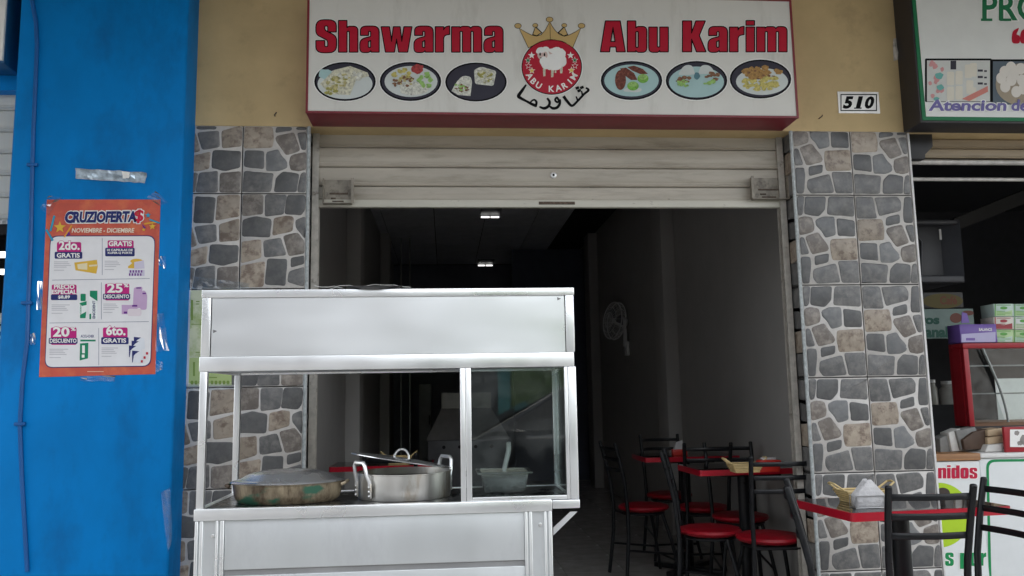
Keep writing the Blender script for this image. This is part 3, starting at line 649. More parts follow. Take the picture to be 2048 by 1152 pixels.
# ------------------------------------------------------------------ blue pillar with its cable, tape and poster
YB = -.16
bx0, bx1 = -1.905, xat(363, 400, YB)
bp = MB().box(bx0, YB, 0, bx1, .2, 3.45).build('blue_pillar', mt['blue'], bevel=.012)
tag(bp, 'broad bright blue painted pillar carrying the offers poster', 'pillar')
cbp = [(62, -10), (66, 12), (72, 45), (74, 90), (71, 170), (67, 260), (64, 370), (62, 480), (57, 600), (55, 680), (45, 760), (40, 850), (44, 960), (50, 1060), (56, 1170)]
cpts = []
for i in range(len(cbp)-1):
    for k in range(4):
        t = k/4; cpts.append(at(cbp[i][0]*(1-t)+cbp[i+1][0]*t, cbp[i][1]*(1-t)+cbp[i+1][1]*t, YB-.006))
cb = MB().tube(cpts, .0085, 8).build('wall_cable', mt['cable'], smooth=True); tag(cb, 'blue painted cable running down the edge of the blue pillar', 'cable')
for px, py in ((55, 606), (41, 848), (66, 330)):
    c = at(px, py, YB-.006); MB().box(c.x-.022, YB-.018, c.z-.007, c.x+.022, YB-.0005, c.z+.007).build('clip', mt['cable'], cb, bevel=.003)

def crumpled(name, quad, Y, mat, parent, seed, amp=.006, n=7):
    rng = random.Random(seed); vs = []; fs = []
    for j in range(4):
        for i in range(n):
            u, v = i/(n-1), j/3
            x = quad[0][0]*(1-u)*(1-v)+quad[1][0]*u*(1-v)+quad[2][0]*u*v+quad[3][0]*(1-u)*v
            y = quad[0][1]*(1-u)*(1-v)+quad[1][1]*u*(1-v)+quad[2][1]*u*v+quad[3][1]*(1-u)*v
            vs.append(tuple(at(x+rng.uniform(-1, 1), y+rng.uniform(-1, 1), Y-.0008-rng.random()*amp)))
    for j in range(3):
        for i in range(n-1): fs.append((j*n+i, j*n+i+1, (j+1)*n+i+1, (j+1)*n+i))
    me = bpy.data.meshes.new(name); me.from_pydata(vs, [], fs); me.materials.append(mat)
    return link(name, me, parent)
silv = M('silvery_tape', (.50, .60, .68), .25, metal=.5, var=.35, scale=50, bump=.12, bscale=60)
tp = crumpled('tape_strip', [(151, 336), (294, 345), (290, 366), (152, 358)], YB, silv, None, 3, .008, 14); tag(tp, 'strip of silvery tape stuck across the blue pillar above the poster', 'tape')
crumpled('torn_paper', [(243, 342), (260, 344), (258, 357), (246, 356)], YB-.008, mt['white'], tp, 5, .004, 4)

# ------------------------------------------------------------------ offers poster
YP = YB-.0035
po = thing('offers_poster', 'orange bordered special offers poster taped to the blue pillar', 'poster', at(200, 752, YB))
def pc(pts): return [(60+x/2.88, 380+y/2.88) for x, y in pts]
def pbox(x0, y0, x1, y1): return (60+x0/2.88, 380+y0/2.88, 60+x1/2.88, 380+y1/2.88)
orange = M('poster_orange', (.58, .095, .060), .4, var=.14, scale=7, col2=(.68, .17, .075), thr=(.48, .7), c2scale=11)
# the sheet itself, slightly wavy
vs = []; fs = []; n = 14; rng = random.Random(8); Qd = [(97, 55), (752, 55), (722, 1060), (52, 1078)]
for j in range(n):
    for i in range(n):
        u, v = i/(n-1), j/(n-1); d = .0012*math.sin(9*v+3*u)*(abs(u-.5)*2)**3 + rng.random()*.0004
        x = Qd[0][0]*(1-u)*(1-v)+Qd[1][0]*u*(1-v)+Qd[2][0]*u*v+Qd[3][0]*(1-u)*v; y = Qd[0][1]*(1-u)*(1-v)+Qd[1][1]*u*(1-v)+Qd[2][1]*u*v+Qd[3][1]*(1-u)*v
        q = pc([(x, y)])[0]; vs.append(tuple(at(q[0], q[1], YP+.0016-d)))
fs = [(j*n+i, j*n+i+1, (j+1)*n+i+1, (j+1)*n+i) for j in range(n-1) for i in range(n-1)]
me = bpy.data.meshes.new('sheet'); me.from_pydata(vs, [], fs); me.materials.append(orange)
for p in me.polygons: p.use_smooth = True
pmn = flat('white_field', [pc(rp([(120, 268, 45), (718, 266, 45), (692, 1012, 45), (88, 1020, 45)]))], YP-.0014, flatmat('poster_white', (.80, .79, .80)), po); link('sheet', me, po)
nav, mag, ora, prp = flatmat('poster_navy', (.022, .030, .15)), flatmat('poster_magenta', (.52, .02, .20)), flatmat('poster_amber', (.75, .36, .05)), flatmat('poster_purple', (.15, .03, .25))
grn, lil, gry, gold2 = flatmat('poster_green', (.01, .24, .12)), flatmat('poster_lilac', (.55, .38, .58)), flatmat('poster_grey_type', (.52, .51, .54)), flatmat('poster_gold', (.72, .45, .06))
PA, PBq, PC_, PD = YP-.0021, YP-.0028, YP-.0035, YP-.0042
flat('field_edge', [pc(rp([(116, 263, 46), (722, 261, 46), (696, 1017, 46), (84, 1025, 46)]))], YP-.0008, nav, po)
wp = mt['white']
text('title', 'CRUZIOFERTA', pbox(200, 124, 612, 190), PBq, nav, po, bold=.05, shear=.12, slope=-.01, halo=wp, halow=.075)
text('title', 'C', pbox(197, 122, 250, 192), PC_, nav, po, bold=.035, shear=.10)
text('title', '$', pbox(596, 112, 650, 192), PBq, flatmat('poster_red', (.62, .02, .06)), po, bold=.03, shear=.1, halo=wp, halow=.05)
text('subtitle', 'NOVIEMBRE - DICIEMBRE', pbox(240, 219, 598, 246), PA, flatmat('poster_pale', (.85, .74, .60)), po, bold=.03, shear=.15)
flat('confetti', [pc(star(172, 215, 36)), pc(star(705, 210, 22)), pc(star(655, 228, 12))], PA, gold2, po)
flat('confetti', [pc(stroke([(118, 235), (140, 150)], 12)[0]), pc(stroke([(95, 230), (130, 290)], 13)[0]), pc(stroke([(690, 170), (745, 190)], 9)[0]), pc(star(680, 145, 18))], PA, flatmat('poster_cyan', (.03, .32, .50)), po, .0002)
flat('confetti', [pc(stroke([(198, 270), (240, 205)], 9)[0]), pc(stroke([(660, 195), (725, 185)], 10)[0])], PA, ora, po, .0002)
flat('confetti', [pc([(205, 265), (225, 238), (232, 258)]), pc([(645, 195), (668, 218), (655, 225)])], PA, prp, po)
flat('rules', [pc(q) for q in (rect(415, 278, 417, 490), rect(410, 532, 412, 745), rect(395, 795, 397, 1010), [(128, 518), (690, 509), (690, 511), (128, 520)], [(112, 765), (684, 757), (684, 759), (112, 767)])], PA, nav, po)
def offer(bx, lines, bar, barbox):
    flat('price_tag', [pc(rp([(bx[0], bx[1], 10), (bx[2], bx[1], 10), (bx[2], bx[3], 10), (bx[0], bx[3], 10)]))], PA, mag, po)
    flat('price_bar', [pc(rrect(*barbox, 8))], PA-.0003, nav, po)
    for s, b_ in lines: text('price', s, pbox(*b_), PC_, wp, po, bold=.035, halo=mag, halow=.03)
    for s, b_ in bar: text('bar_lettering', s, pbox(*b_), PC_, wp, po, bold=.03)
offer((155, 300, 295, 358), [('2do.', (166, 292, 286, 346))], [('GRATIS', (154, 363, 287, 390))], (142, 356, 301, 396))
offer((447, 290, 597, 340), [('GRATIS', (453, 294, 587, 324))], [('10 CAPSULAS DE', (444, 339, 592, 352)), ('KUFER-Q FORTE', (448, 356, 588, 370))], (433, 333, 603, 382))
offer((125, 545, 268, 606), [('PRECIO', (138, 544, 256, 570)), ('ESPECIAL', (126, 574, 268, 600))], [('$8,89', (162, 607, 230, 628))], (120, 602, 272, 634))
offer((432, 540, 572, 636), [('25', (444, 538, 534, 592)), ('%', (540, 540, 568, 560))], [('DESCUENTO', (426, 602, 571, 624))], (420, 597, 577, 630))
offer((120, 792, 268, 892), [('20', (132, 788, 228, 846)), ('%', (234, 790, 264, 812))], [('DESCUENTO', (114, 856, 268, 880))], (108, 852, 274, 886))
offer((420, 792, 562, 852), [('6to.', (438, 780, 550, 838))], [('GRATIS', (420, 854, 554, 880))], (410, 848, 568, 888))
small = []
for x, y, w in ((138, 412, 98), (430, 408, 90), (124, 660, 105), (422, 655, 88), (112, 915, 108), (412, 908, 95)):
    for k in range(4): small.append(pc(rect(x, y+k*10, x+w*(1-.17*((k*7+x) % 4)/2), y+k*10+4)))
    small.append(pc(rect(x, y+48, x+w*.6, y+52)))
flat('small_print', small, PA, gry, po)
# product pictures
flat('product', [pc([(255, 418), (385, 402), (390, 440), (382, 482), (262, 462)])], PA, gold2, po)
flat('product_label', [pc([(272, 428), (330, 420), (330, 460), (276, 455)]), pc([(340, 432), (388, 428), (386, 438), (341, 442)])], PBq, flatmat('poster_cream', (.78, .68, .45)), po)
flat('product', [pc(ell(614, 410, 36, 14)), pc([(565, 440), (600, 412), (600, 452), (565, 450)])], PA, gold2, po)
flat('product', [pc(rect(570, 460, 660, 495)), pc([(600, 415), (655, 405), (660, 452), (600, 455)])], PA, flatmat('poster_pale_lilac', (.62, .58, .70)), po, .0003)
flat('product_label', [pc(rect(575+16*i, 462, 583+16*i, 476)) for i in range(5)]+[pc(rect(570+16*i, 480, 578+16*i, 494)) for i in range(5)], PBq, prp, po)
flat('product', [pc(rrect(284, 640, 326, 740, 8)), pc(rect(342, 608, 388, 744))], PA, flatmat('poster_bottle', (.82, .86, .84)), po)
flat('product_label', [pc(rrect(291, 598, 321, 640, 6)), pc([(284, 652), (326, 640), (326, 662), (300, 668)]), pc([(345, 580), (388, 580), (388, 640), (345, 612)]), pc([(288, 720), (324, 700), (320, 738), (288, 738)]), pc([(342, 715), (352, 712), (352, 744), (342, 744)])], PBq, grn, po)
def vtext(s, cx, y0, y1, wd, mat):   # lettering that climbs the package
    V, Fc = glyphs(s, .02); xs = [v[0] for v in V]; ys_ = [v[1] for v in V]; out = []
    for x, y in V:
        py = y1-(x-min(xs))/(max(xs)-min(xs))*(y1-y0); px = cx+wd/2-(max(ys_)-y)/(max(ys_)-min(ys_))*wd
        px = 2*cx-px
        q = pc([(px, py)])[0]; out.append(tuple(at(q[0], q[1], PC_)))
    me = bpy.data.meshes.new('product_lettering'); me.from_pydata(out, [], Fc); me.materials.append(mat); link('product_lettering', me, po)
vtext('ENCIDENT', 368, 638, 740, 16, nav)
vtext('ENCIDENT', 292, 655, 730, 8, grn)
flat('product', [pc(rp([(598, 562, 12), (648, 556, 12), (640, 680, 10), (592, 680, 10)])), pc(rp([(632, 600, 24), (655, 572, 22), (676, 600, 22), (672, 690, 14), (634, 690, 14)])), pc(rect(528, 662, 620, 715))], PA, lil, po, .0003)
flat('product_label', [pc(rrect(562, 684, 642, 726, 14))], PBq, flatmat('poster_soap', (.74, .66, .70)), po)
flat('product_label', [pc(rect(612, 560, 640, 568)), pc(rect(588, 662, 618, 672)), pc(rect(648, 592, 668, 600)), pc(rect(540, 700, 560, 712))], PBq, prp, po)
text('product_lettering', 'ACCU-CHEK', pbox(292, 834, 370, 850), PA, nav, po, bold=.02)
flat('product', [pc([(288, 884), (336, 880), (334, 970), (286, 982)]), pc(rect(290, 862, 378, 872))], PA, grn, po)
flat('product_label', [pc(rect(300, 895, 316, 940)), pc(rect(298, 948, 314, 966))], PBq, mt['white'], po)
for k, (x, y) in enumerate(((598, 846), (585, 868), (570, 895), (588, 925))):
    flat('product', [pc([(x, y), (x+60, y+8), (x+64, y+70), (x, y+68)])], PA-.0003*k, flatmat('poster_sachet', (.74, .76, .80)), po)
    flat('product_label', [pc([(x, y), (x+42, y+4), (x+20, y+18), (x, y+40)]), pc([(x, y+40), (x+10, y+30), (x+4, y+68), (x, y+68)])], PA-.0003*k-.00015, nav, po, .00005)
flat('product_label', [pc(rect(x, y, x+12, y+14)) for x, y in ((668, 934), (654, 958), (638, 980))], PD, flatmat('poster_red_mark', (.5, .02, .05)), po)
flat('imprint', [pc(rect(330, 1044, 424, 1048))], PA, flatmat('poster_pale2', (.80, .55, .42)), po)
# clear tape at the corners and along the edges
for k, qd in enumerate(([(55, 100), (110, 35), (180, 40), (105, 150)], [(675, 40), (725, 8), (800, 70), (745, 95)], [(738, 385), (780, 375), (785, 460), (740, 430)], [(720, 715), (770, 712), (800, 925), (722, 930)], [(42, 525), (80, 525), (75, 690), (36, 690)], [(0, 830), (30, 820), (30, 890), (0, 895)], [(285, 1072), (490, 1068), (485, 1100), (290, 1102)], [(720, 975), (765, 985), (768, 1030), (722, 1055)])):
    crumpled('tape', pc(qd), YP-.002, mt['tape'], po, 20+k, .007, 6)

# pale green notice behind the cart on the left pilaster
YG = -.004
nq = [(381, 580), (456, 578), (461, 770), (374, 772)]
nt_ = flat('paper_notice', [[(381, 581), (466, 579), (463, 771), (375, 773)]], YG, M('notice_paper', (.62, .64, .44), .4, var=.12, scale=9, col2=(.36, .45, .17), thr=(.48, .62), c2scale=8)); 
tag(nt_, 'pale green paper notice in a clear sleeve on the left tiled pillar, beside the cart', 'notice')
ng = flatmat('notice_green', (.20, .30, .07))
flat('printed_band', [[(379, 716), (464, 714), (463, 764), (377, 766)]], YG-.0006, flatmat('notice_light_green', (.42, .52, .22)), nt_)
flat('printed_shape', [rect(382, 600, 386, 640), rect(392, 602, 399, 604), rect(392, 607, 398, 609), rect(382, 648, 460, 649.2), rect(391, 704, 400, 705.5), rect(386, 724, 390, 752), rect(418, 754, 434, 756)]+[ell(384+8*i, 765, 3.2, 4) for i in range(10)], YG-.0012, ng, nt_)
flat('printed_shape', [rp([(374, 580), (381, 580), (377, 772), (372, 773)])], YG-.0012, flatmat('sleeve_edge', (.62, .66, .75)), nt_)
crumpled('tape', [(388, 553), (500, 566), (496, 578), (384, 579)], YG, mt['tape'], nt_, 51, .007, 12)
crumpled('tape', [(370, 560), (384, 560), (376, 775), (366, 775)], YG, mt['tape'], nt_, 52, .006, 4)
crumpled('tape', [(372, 768), (470, 768), (470, 778), (372, 782)], YG, mt['tape'], nt_, 53, .006, 8)
tq = crumpled('loose_tape', [(322, 985), (340, 975), (344, 1080), (336, 1105)], YB, mt['tape'], None, 60, .008, 4); tag(tq, 'scrap of clear tape low on the right edge of the blue pillar', 'tape')

# ------------------------------------------------------------------ food cart
YF, YK = -1.30, -.87
cz = lambda y: zat(770, y, YF)
zt1, zt0, zf0, zl0 = cz(577.5), cz(593), cz(709), cz(738)
zc1, zc0 = zat(750, 1009, YF), zat(750, 1032, YF)
ux0, ux1 = xat(399, 760, YF), xat(1157, 900, YF); tx1 = xat(1146.5, 575, YF)
lx1 = xat(1105, 1080, YF)
ct = thing('food_cart', 'stainless steel food cart with a glass corner standing before the open shop', 'food cart', ((ux0+ux1)/2, -1.08, 0))
af = mt['aluframe']
def rail(x0, x1, z0, z1, nm, d=.028, mat=af):
    MB().box(x0, YF, z0, x1, YF+d, z1).build(nm, mat, ct, bevel=.002)
    MB().box(x0, YK-d, z0, x1, YK, z1).build(nm, mat, ct, bevel=.002)
    MB().box(x0, YF+d+.001, z0, x0+d, YK-d-.001, z1).build(nm, mat, ct, bevel=.002)
    MB().box(x1-d, YF+d+.001, z0, x1, YK-d-.001, z1).build(nm, mat, ct, bevel=.002)
rail(ux0-.002, tx1+.002, zt0, zt1, 'top_rail')
rail(ux0-.003, ux1-.006, zl0, zf0, 'hood_rail')
MB().box(ux0+.02, YF+.012, zt1-.012, tx1-.02, YK-.012, zt1-.004).build('roof_panel', mt['alulow'], ct)
MB().box(ux0+.02, YF+.03, zl0+.006, tx1-.02, YK-.03, zl0+.012).build('hood_floor', mt['alulow'], ct)
pw = .026
MB().box(ux0+pw+.003, YF+.005, zf0+.001, tx1-pw-.003, YF+.010, zt0-.001).build('fascia_panel', mt['alu'], ct)
MB().box(ux0+.03, YK-.010, zf0+.001, tx1-.03, YK-.005, zt0-.001).build('fascia_panel', mt['alu'], ct)
for x in (ux0+.004, tx1-.010): MB().box(x, YF+.03, zf0+.001, x+.005, YK-.03, zt0-.001).build('fascia_panel', mt['alu'], ct)
for x in (ux0, tx1-pw):
    for y in (YF, YK-pw): MB().box(x, y+.001, zf0+.0005, x+pw, y+pw, zt0-.0005).build('hood_post', af, ct, bevel=.0015)
# glazed upper frame: posts
fp_ = .020
xm0, xm1, xm2 = xat(921, 860, YF), xat(931.5, 860, YF), xat(943, 860, YF)
for x0, x1 in ((ux0, ux0+.021), (xm0, xm1-.0008), (xm1+.0008, xm2), (xat(1139, 860, YF), xat(1155, 860, YF)), (xat(1131.5, 860, YF), xat(1138, 860, YF))):
    MB().box(x0, YF+.002, zc1+.0005, x1, YF+.022, zl0-.0005).build('post', af, ct, bevel=.0015)
for x0 in (ux0, xm0+.01, ux1-.022): MB().box(x0, YK-.022, zc1+.0005, x0+.02, YK-.002, zl0-.0005).build('post', af, ct, bevel=.0015)
gz0, gz1 = zc1+.012, zl0-.003
MB().box(xm2+.001, YF+.004, zc1+.0005, xat(1131, 860, YF), YF+.016, gz0-.0005).build('glass_rail', af, ct, bevel=.001)
MB().box(xm2-.003, YF+.008, gz0, xat(1133, 860, YF), YF+.012, gz1).build('glass_pane', mt['glass'], ct)
MB().box(ux1-.013, YF+.024, zc1+.002, ux1-.009, YK-.024, gz1).build('glass_pane', mt['glass'], ct)
# counter
lxe = lx1+.001
MB().box(ux0-.004, YF-.002, zc0, lxe, YF+.02, zc1).build('counter_edge', af, ct, bevel=.002)
MB().box(lxe+.002, YF, zc0+.006, ux1, YF+.02, zc1-.002).build('counter_edge', af, ct, bevel=.002)
MB().box(ux0-.004, YK-.02, zc0, ux1, YK, zc1).build('counter_edge', af, ct, bevel=.002)
for x in (ux0-.004, ux1-.02): MB().box(x, YF+.021, zc0+.004, x+.02, YK-.021, zc1-.001).build('counter_edge', af, ct, bevel=.002)
ZC = zc1-.003
MB().box(ux0+.017, YF+.0205, zc0+.008, ux1-.0205, YK-.0205, ZC).build('counter_top', mt['griddle'], ct)
# lower cabinet
zb = .14
legw = xat(447, 1080, YF)-ux0
for k, x in enumerate((ux0, lx1-legw)):
    m = MB(); m.box(x, YF+.008, zb, x+legw, YF+.03, zc0-.001)
    lg = m.build('corner_column', mt['alulow'], ct)
    w = legw
    for a_, b_ in ((.0, .10), (.17, .27), (.72, .80), (.88, 1.0)):
        MB().box(x+w*a_, YF, zb, x+w*b_, YF+.0078, zc0-.0012).build('rib', af, lg, bevel=.0015)
    c = at(424 if k == 0 else 1081, 1073 if k == 0 else 1050, YF)
    MB().lathe([(.006, 0), (.005, .004), (0, .005)], (c.x, YF+.0078, c.z), 12, mat=Matrix.Rotation(R(90), 3, 'X')).build('bolt', mt['riv'], lg, smooth=True)
    MB().box(x, YK-.03, zb, x+legw*.5, YK-.008, zc0-.001).build('corner_column', mt['alulow'], ct)
px0, px1 = ux0+legw+.0008, lx1-legw-.0008
zg1, zg0 = zat(750, 1130, YF+.01), zat(750, 1142, YF+.01)
MB().box(px0, YF+.008, zg1, px1, YF+.016, zc0-.001).build('cabinet_panel', mt['alulow'], ct, bevel=.002)
MB().box(px0, YF+.014, zg0-.001, px1, YF+.018, zg1+.001).build('panel_groove', M('groove_shadow_metal', (.30, .30, .30), .5, metal=.6), ct)
MB().box(px0, YF+.008, zb, px1, YF+.016, zg0).build('cabinet_panel', mt['alulow'], ct, bevel=.002)
MB().box(ux0+.001, YF+.032, zb, ux0+.005, YK-.032, zc0-.001).build('cabinet_panel', mt['alulow'], ct)
MB().box(lx1-.005, YF+.032, zb, lx1-.001, YK-.032, zc0-.001).build('cabinet_panel', mt['alulow'], ct)
MB().box(ux0+.006, YF+.032, zb, lx1-.006, YK-.032, zb+.01).build('cabinet_floor', mt['alulow'], ct)
for y in (YF+.004, YK-.02):
    A, Bq = at(1107, 1056, YF), at(1141, 1024, YF)
    MB().prism([(A.x, A.z), (Bq.x, Bq.z), (Bq.x+.022, Bq.z), (A.x, A.z-.022)], 'y', y, y+.006).build('bracket_strut', af, ct)
rub = M('caster_rubber', (.03, .03, .03), .7)
for x in (ux0+.05, lx1-.05):
    for y in (YF+.06, YK-.06):
        MB().lathe([(.02, -.015), (.065, -.015), (.07, -.008), (.07, .008), (.065, .015), (.02, .015)], (x, y, .07), 20, mat=Matrix.Rotation(R(90), 3, 'Y')).build('wheel', rub, ct, smooth=True)
        MB().box(x-.02, y-.01, .06, x-.016, y+.01, zb).box(x+.016, y-.01, .06, x+.02, y+.01, zb).build('wheel_fork', mt['alulow'], ct)
for px, py in ((430, 662), (1118, 597)):
    c = at(px, py, YF+.004); MB().prism([(c.x-.006, c.z+.004), (c.x+.006, c.z), (c.x-.005, c.z-.006)], 'y', YF+.0035, YF+.0048).build('scuff_plate', M('scuff_metal', (.2, .2, .2), .5, metal=.5), ct)
# black tray on the roof
c = at(746, 577, YF); rot = Matrix.Rotation(R(-9), 3, 'X')
tr_ = MB().lathe([(0, .0), (.070, .0), (.086, .007), (.088, .009), (.086, .0095), (.069, .003), (0, .003)], (c.x, YF+.058, zt1+.007), 40, mat=Matrix.Rotation(R(7), 3, 'X'))
tag(tr_.build('round_tray', M('black_tray', (.012, .012, .014), .3), smooth=True), 'black round tray lying on the roof of the cart, its rim over the front edge', 'tray')
wr = MB()
for k, pts in enumerate(([(628, 571), (650, 574), (668, 572), (690, 576)], [(660, 577), (685, 570), (705, 571), (720, 576)], [(720, 573), (760, 569), (800, 572), (830, 577)])):
    q = []
    for i in range(len(pts)-1):
        for s_ in range(4): t = s_/4; q.append(at(pts[i][0]*(1-t)+pts[i+1][0]*t, pts[i][1]*(1-t)+pts[i+1][1]*t + 1.2*math.sin(3*t+k), YF+.03+.02*k))
    wr.tube(q, .0011, 5)
tag(wr.build('plastic_straps', M('clear_strap', (.45, .45, .42), .3), smooth=True), 'loose clear plastic straps lying on the cart roof by the tray', 'strap')

# ------------------------------------------------------------------ pots on the cart
cx, cy = xat(576, 985, -1.12), -1.12; rx = (xat(688, 985, -1.12)-xat(464, 985, -1.12))/2; zr = zat(576, 966, -1.12-.05); zd = zat(576, 938, -1.12)
pn = thing('roasting_pan', 'oval burnt roasting pan with a domed lid on the left of the cart', 'pan', (cx, cy, ZC))
mb = bpy.data.materials
burnt = M('burnt_enamel', (.33, .27, .18), .45, metal=.25, var=.35, scale=14, stretch=(1, 1, .35), col2=(.06, .038, .022), thr=(.42, .60), c2scale=10)
n_ = burnt.node_tree; bs = n_.nodes['Principled BSDF']; src = bs.inputs['Base Color'].links[0].from_socket
nn = n_.nodes.new('ShaderNodeTexNoise'); nn.inputs['Scale'].default_value = 5.5; nn.inputs['Detail'].default_value = 6
tcn = n_.nodes.new('ShaderNodeTexCoord'); mpn = n_.nodes.new('ShaderNodeMapping'); mpn.inputs['Scale'].default_value = (1, 1, 2.2); mpn.inputs['Location'].default_value = (.35, .1, .05)
n_.links.new(tcn.outputs['Object'], mpn.inputs[0]); n_.links.new(mpn.outputs[0], nn.inputs['Vector'])
mrn = n_.nodes.new('ShaderNodeMapRange'); mrn.inputs[1].default_value = .565; mrn.inputs[2].default_value = .61; n_.links.new(nn.outputs[0], mrn.inputs[0])
mxn = n_.nodes.new('ShaderNodeMix'); mxn.data_type = 'RGBA'; mxn.inputs[7].default_value = (.035, .12, .075, 1); n_.links.new(mrn.outputs[0], mxn.inputs[0]); n_.links.new(src, mxn.inputs[6]); n_.links.new(mxn.outputs[2], bs.inputs['Base Color'])
h = zr-ZC
MB().lathe([(.0, .001), (rx*.86, .001), (rx*.93, .012), (rx*.955, h*.45), (rx*.975, h*.93), (rx*.99, h*.95), (rx*.99, h*1.0), (rx*.95, h*1.0), (rx*.93, h*.5), (0, .02)], (cx, cy, ZC), 48, 1, .72).build('pan_body', burnt, pn, smooth=True)
ld = MB().lathe([(rx*1.005, h*1.02), (rx*1.02, h*1.03), (rx*1.0, h*1.09), (rx*.93, h*1.15), (rx*.86, h*1.19), (rx*.7, zd-ZC-.012), (rx*.45, zd-ZC-.003), (0, zd-ZC)], (cx, cy, ZC), 48, 1, .72).build('lid', mt['lidalu'], pn, smooth=True)
for s in (-1, 1):
    MB().tube([(cx+s*rx*.98, cy-.045, ZC+h*.86), (cx+s*(rx+.008), cy-.04, ZC+h*.93), (cx+s*(rx+.010), cy+.03, ZC+h*.93), (cx+s*rx*.98, cy+.04, ZC+h*.86)], .005, 6).build('handle', burnt, pn, smooth=True)

cx, cy = xat(809, 975, -1.085), -1.085; rx = (xat(903, 975, -1.085)-xat(717, 975, -1.085))/2; zr = zat(809, 950, -1.085-rx)
pt = thing('stockpot', 'wide aluminium stockpot with riveted handles and a tilted lid on the cart', 'pot', (cx, cy, ZC))
h = zr-ZC
MB().lathe([(0, .001), (rx*.985, .001), (rx, .012), (rx, h-.004), (rx*1.018, h-.003), (rx*1.018, h), (rx*.985, h), (rx*.97, .01), (0, .008)], (cx, cy, ZC), 56).build('pot_body', mt['potalu'], pt, smooth=True)
MB().lathe([(rx*.965, h*.72), (0, h*.73)], (cx, cy, ZC), 40).build('stew', M('dark_stew', (.06, .025, .015), .4, var=.4, scale=30, bump=.2, bscale=40), pt, smooth=True)
def pot_handle(ang, lean):
    d = Vector((math.cos(ang), math.sin(ang), 0)); s = Vector((-math.sin(ang), math.cos(ang), 0)); b = Vector((cx, cy, ZC)) + d*(rx+.004)
    hw = .034; up = Vector((0, 0, 1))
    pts = [b-s*(hw+.006)+up*h*.55, b-s*(hw+.006)+up*(h*.72), b-s*hw*1.0+d*lean*.6+up*(h*.98), b-s*hw*.95+d*lean+up*(h+.025), b-s*hw*.7+d*lean+up*(h+.036), b+s*hw*.7+d*lean+up*(h+.036), b+s*hw*.95+d*lean+up*(h+.025), b+s*hw*1.0+d*lean*.6+up*(h*.98), b+s*(hw+.006)+up*(h*.72), b+s*(hw+.006)+up*h*.55]
    hd = MB().tube(pts, .0062, 8).build('handle', mt['riv'], pt, smooth=True)
    for sg_ in (-1, 1):
        q = b+s*sg_*(hw+.006); a4 = [q-s*.008-d*.003, q+s*.008-d*.003, q+s*.008+d*.003, q-s*.008+d*.003]
        MB().hexa([p+up*h*.12 for p in a4]+[p+up*h*.68 for p in a4]).build('handle_strap', mt['potalu'], hd, bevel=.001)
        for k in range(3):
            c = q+up*h*(.2+.17*k)+d*.003
            MB().lathe([(.0045, 0), (.0035, .003), (0, .004)], c, 10, mat=d.to_track_quat('Z', 'Y').to_matrix()).build('rivet', mt['riv'], hd, smooth=True)
pot_handle(R(216), .012); pot_handle(R(36), .012)
# lid resting askew: raised on the left, sitting on the rim at the right
lm = Matrix.Rotation(R(9.5), 3, 'Y') @ Matrix.Rotation(R(-3), 3, 'X')
lc = Vector((cx-.012, cy+.01, ZC+h+.031))
li = MB().lathe([(0, .010), (rx*.5, .010), (rx*.9, .006), (rx*1.0, .003), (rx*1.10, .004), (rx*1.10, .0015), (rx*1.0, 0), (rx*.9, .003), (rx*.5, .007), (0, .007)], lc, 56, mat=lm).build('lid', mt['lidalu'], pt, smooth=True)
lo = [lc + lm @ Vector((.024*math.cos(t), 0, .008+.030*math.sin(t))) for t in [math.pi*k/10 for k in range(11)]]
MB().tube(lo, .0035, 8).build('lid_handle', mt['riv'], li, smooth=True)

# small steel food pan with a scoop behind the glass
A, Bq = at(962, 990, -1.08), at(1056, 942, -1.08)
gx0, gx1, gz = A.x, Bq.x, zat(1008, 943, -1.08)-.0
gpm = M('pan_steel', (.52, .52, .50), .24, metal=.9, var=.08, rvar=.05)
gp = thing('food_pan', 'small rectangular steel food pan behind the cart glass', 'pan', ((gx0+gx1)/2, -1.02, ZC))
zb_ = ZC+.001; m = MB()
t_ = .012
m.hexa([(gx0+t_, -1.10+t_, zb_), (gx1-t_, -1.10+t_, zb_), (gx1-t_, -.95-t_, zb_), (gx0+t_, -.95-t_, zb_), (gx0, -1.10, gz-.006), (gx1, -1.10, gz-.006), (gx1, -.95, gz-.006), (gx0, -.95, gz-.006)])
m.build('pan_body', gpm, gp, bevel=.006)
fr = MB(); q = .012
fr.box(gx0-q, -1.10-q, gz-.005, gx1+q, -1.099, gz).box(gx0-q, -.951, gz-.005, gx1+q, -.95+q, gz).box(gx0-q, -1.0985, gz-.005, gx0+.001, -.9515, gz).box(gx1-.001, -1.0985, gz-.005, gx1+q, -.9515, gz)
fr.build('rim', gpm, gp)
MB().box(gx0+.002, -1.097, gz-.0055, gx1-.002, -.953, gz-.002).build('contents', M('sauce', (.5, .46, .38), .4, var=.2, scale=30), gp)
hb = at(1008, 940, -1.05); ht = at(1017, 884, -1.03)
sp_ = thing('serving_scoop', 'steel scoop standing in the small food pan', 'scoop', hb)
MB().tube([hb-Vector((0, 0, .02)), hb, ht-Vector((0, 0, .03)), ht], [.003, .003, .0034, .0034], 8, flat=2.6).build('handle', M('scoop_steel', (.34, .34, .33), .35, metal=.8), sp_, smooth=True)
MB().lathe([(0, 0), (.010, .001), (.016, .006), (.018, .012)], hb-Vector((0, 0, .034)), 16).build('bowl', mt['lidalu'], sp_, smooth=True)

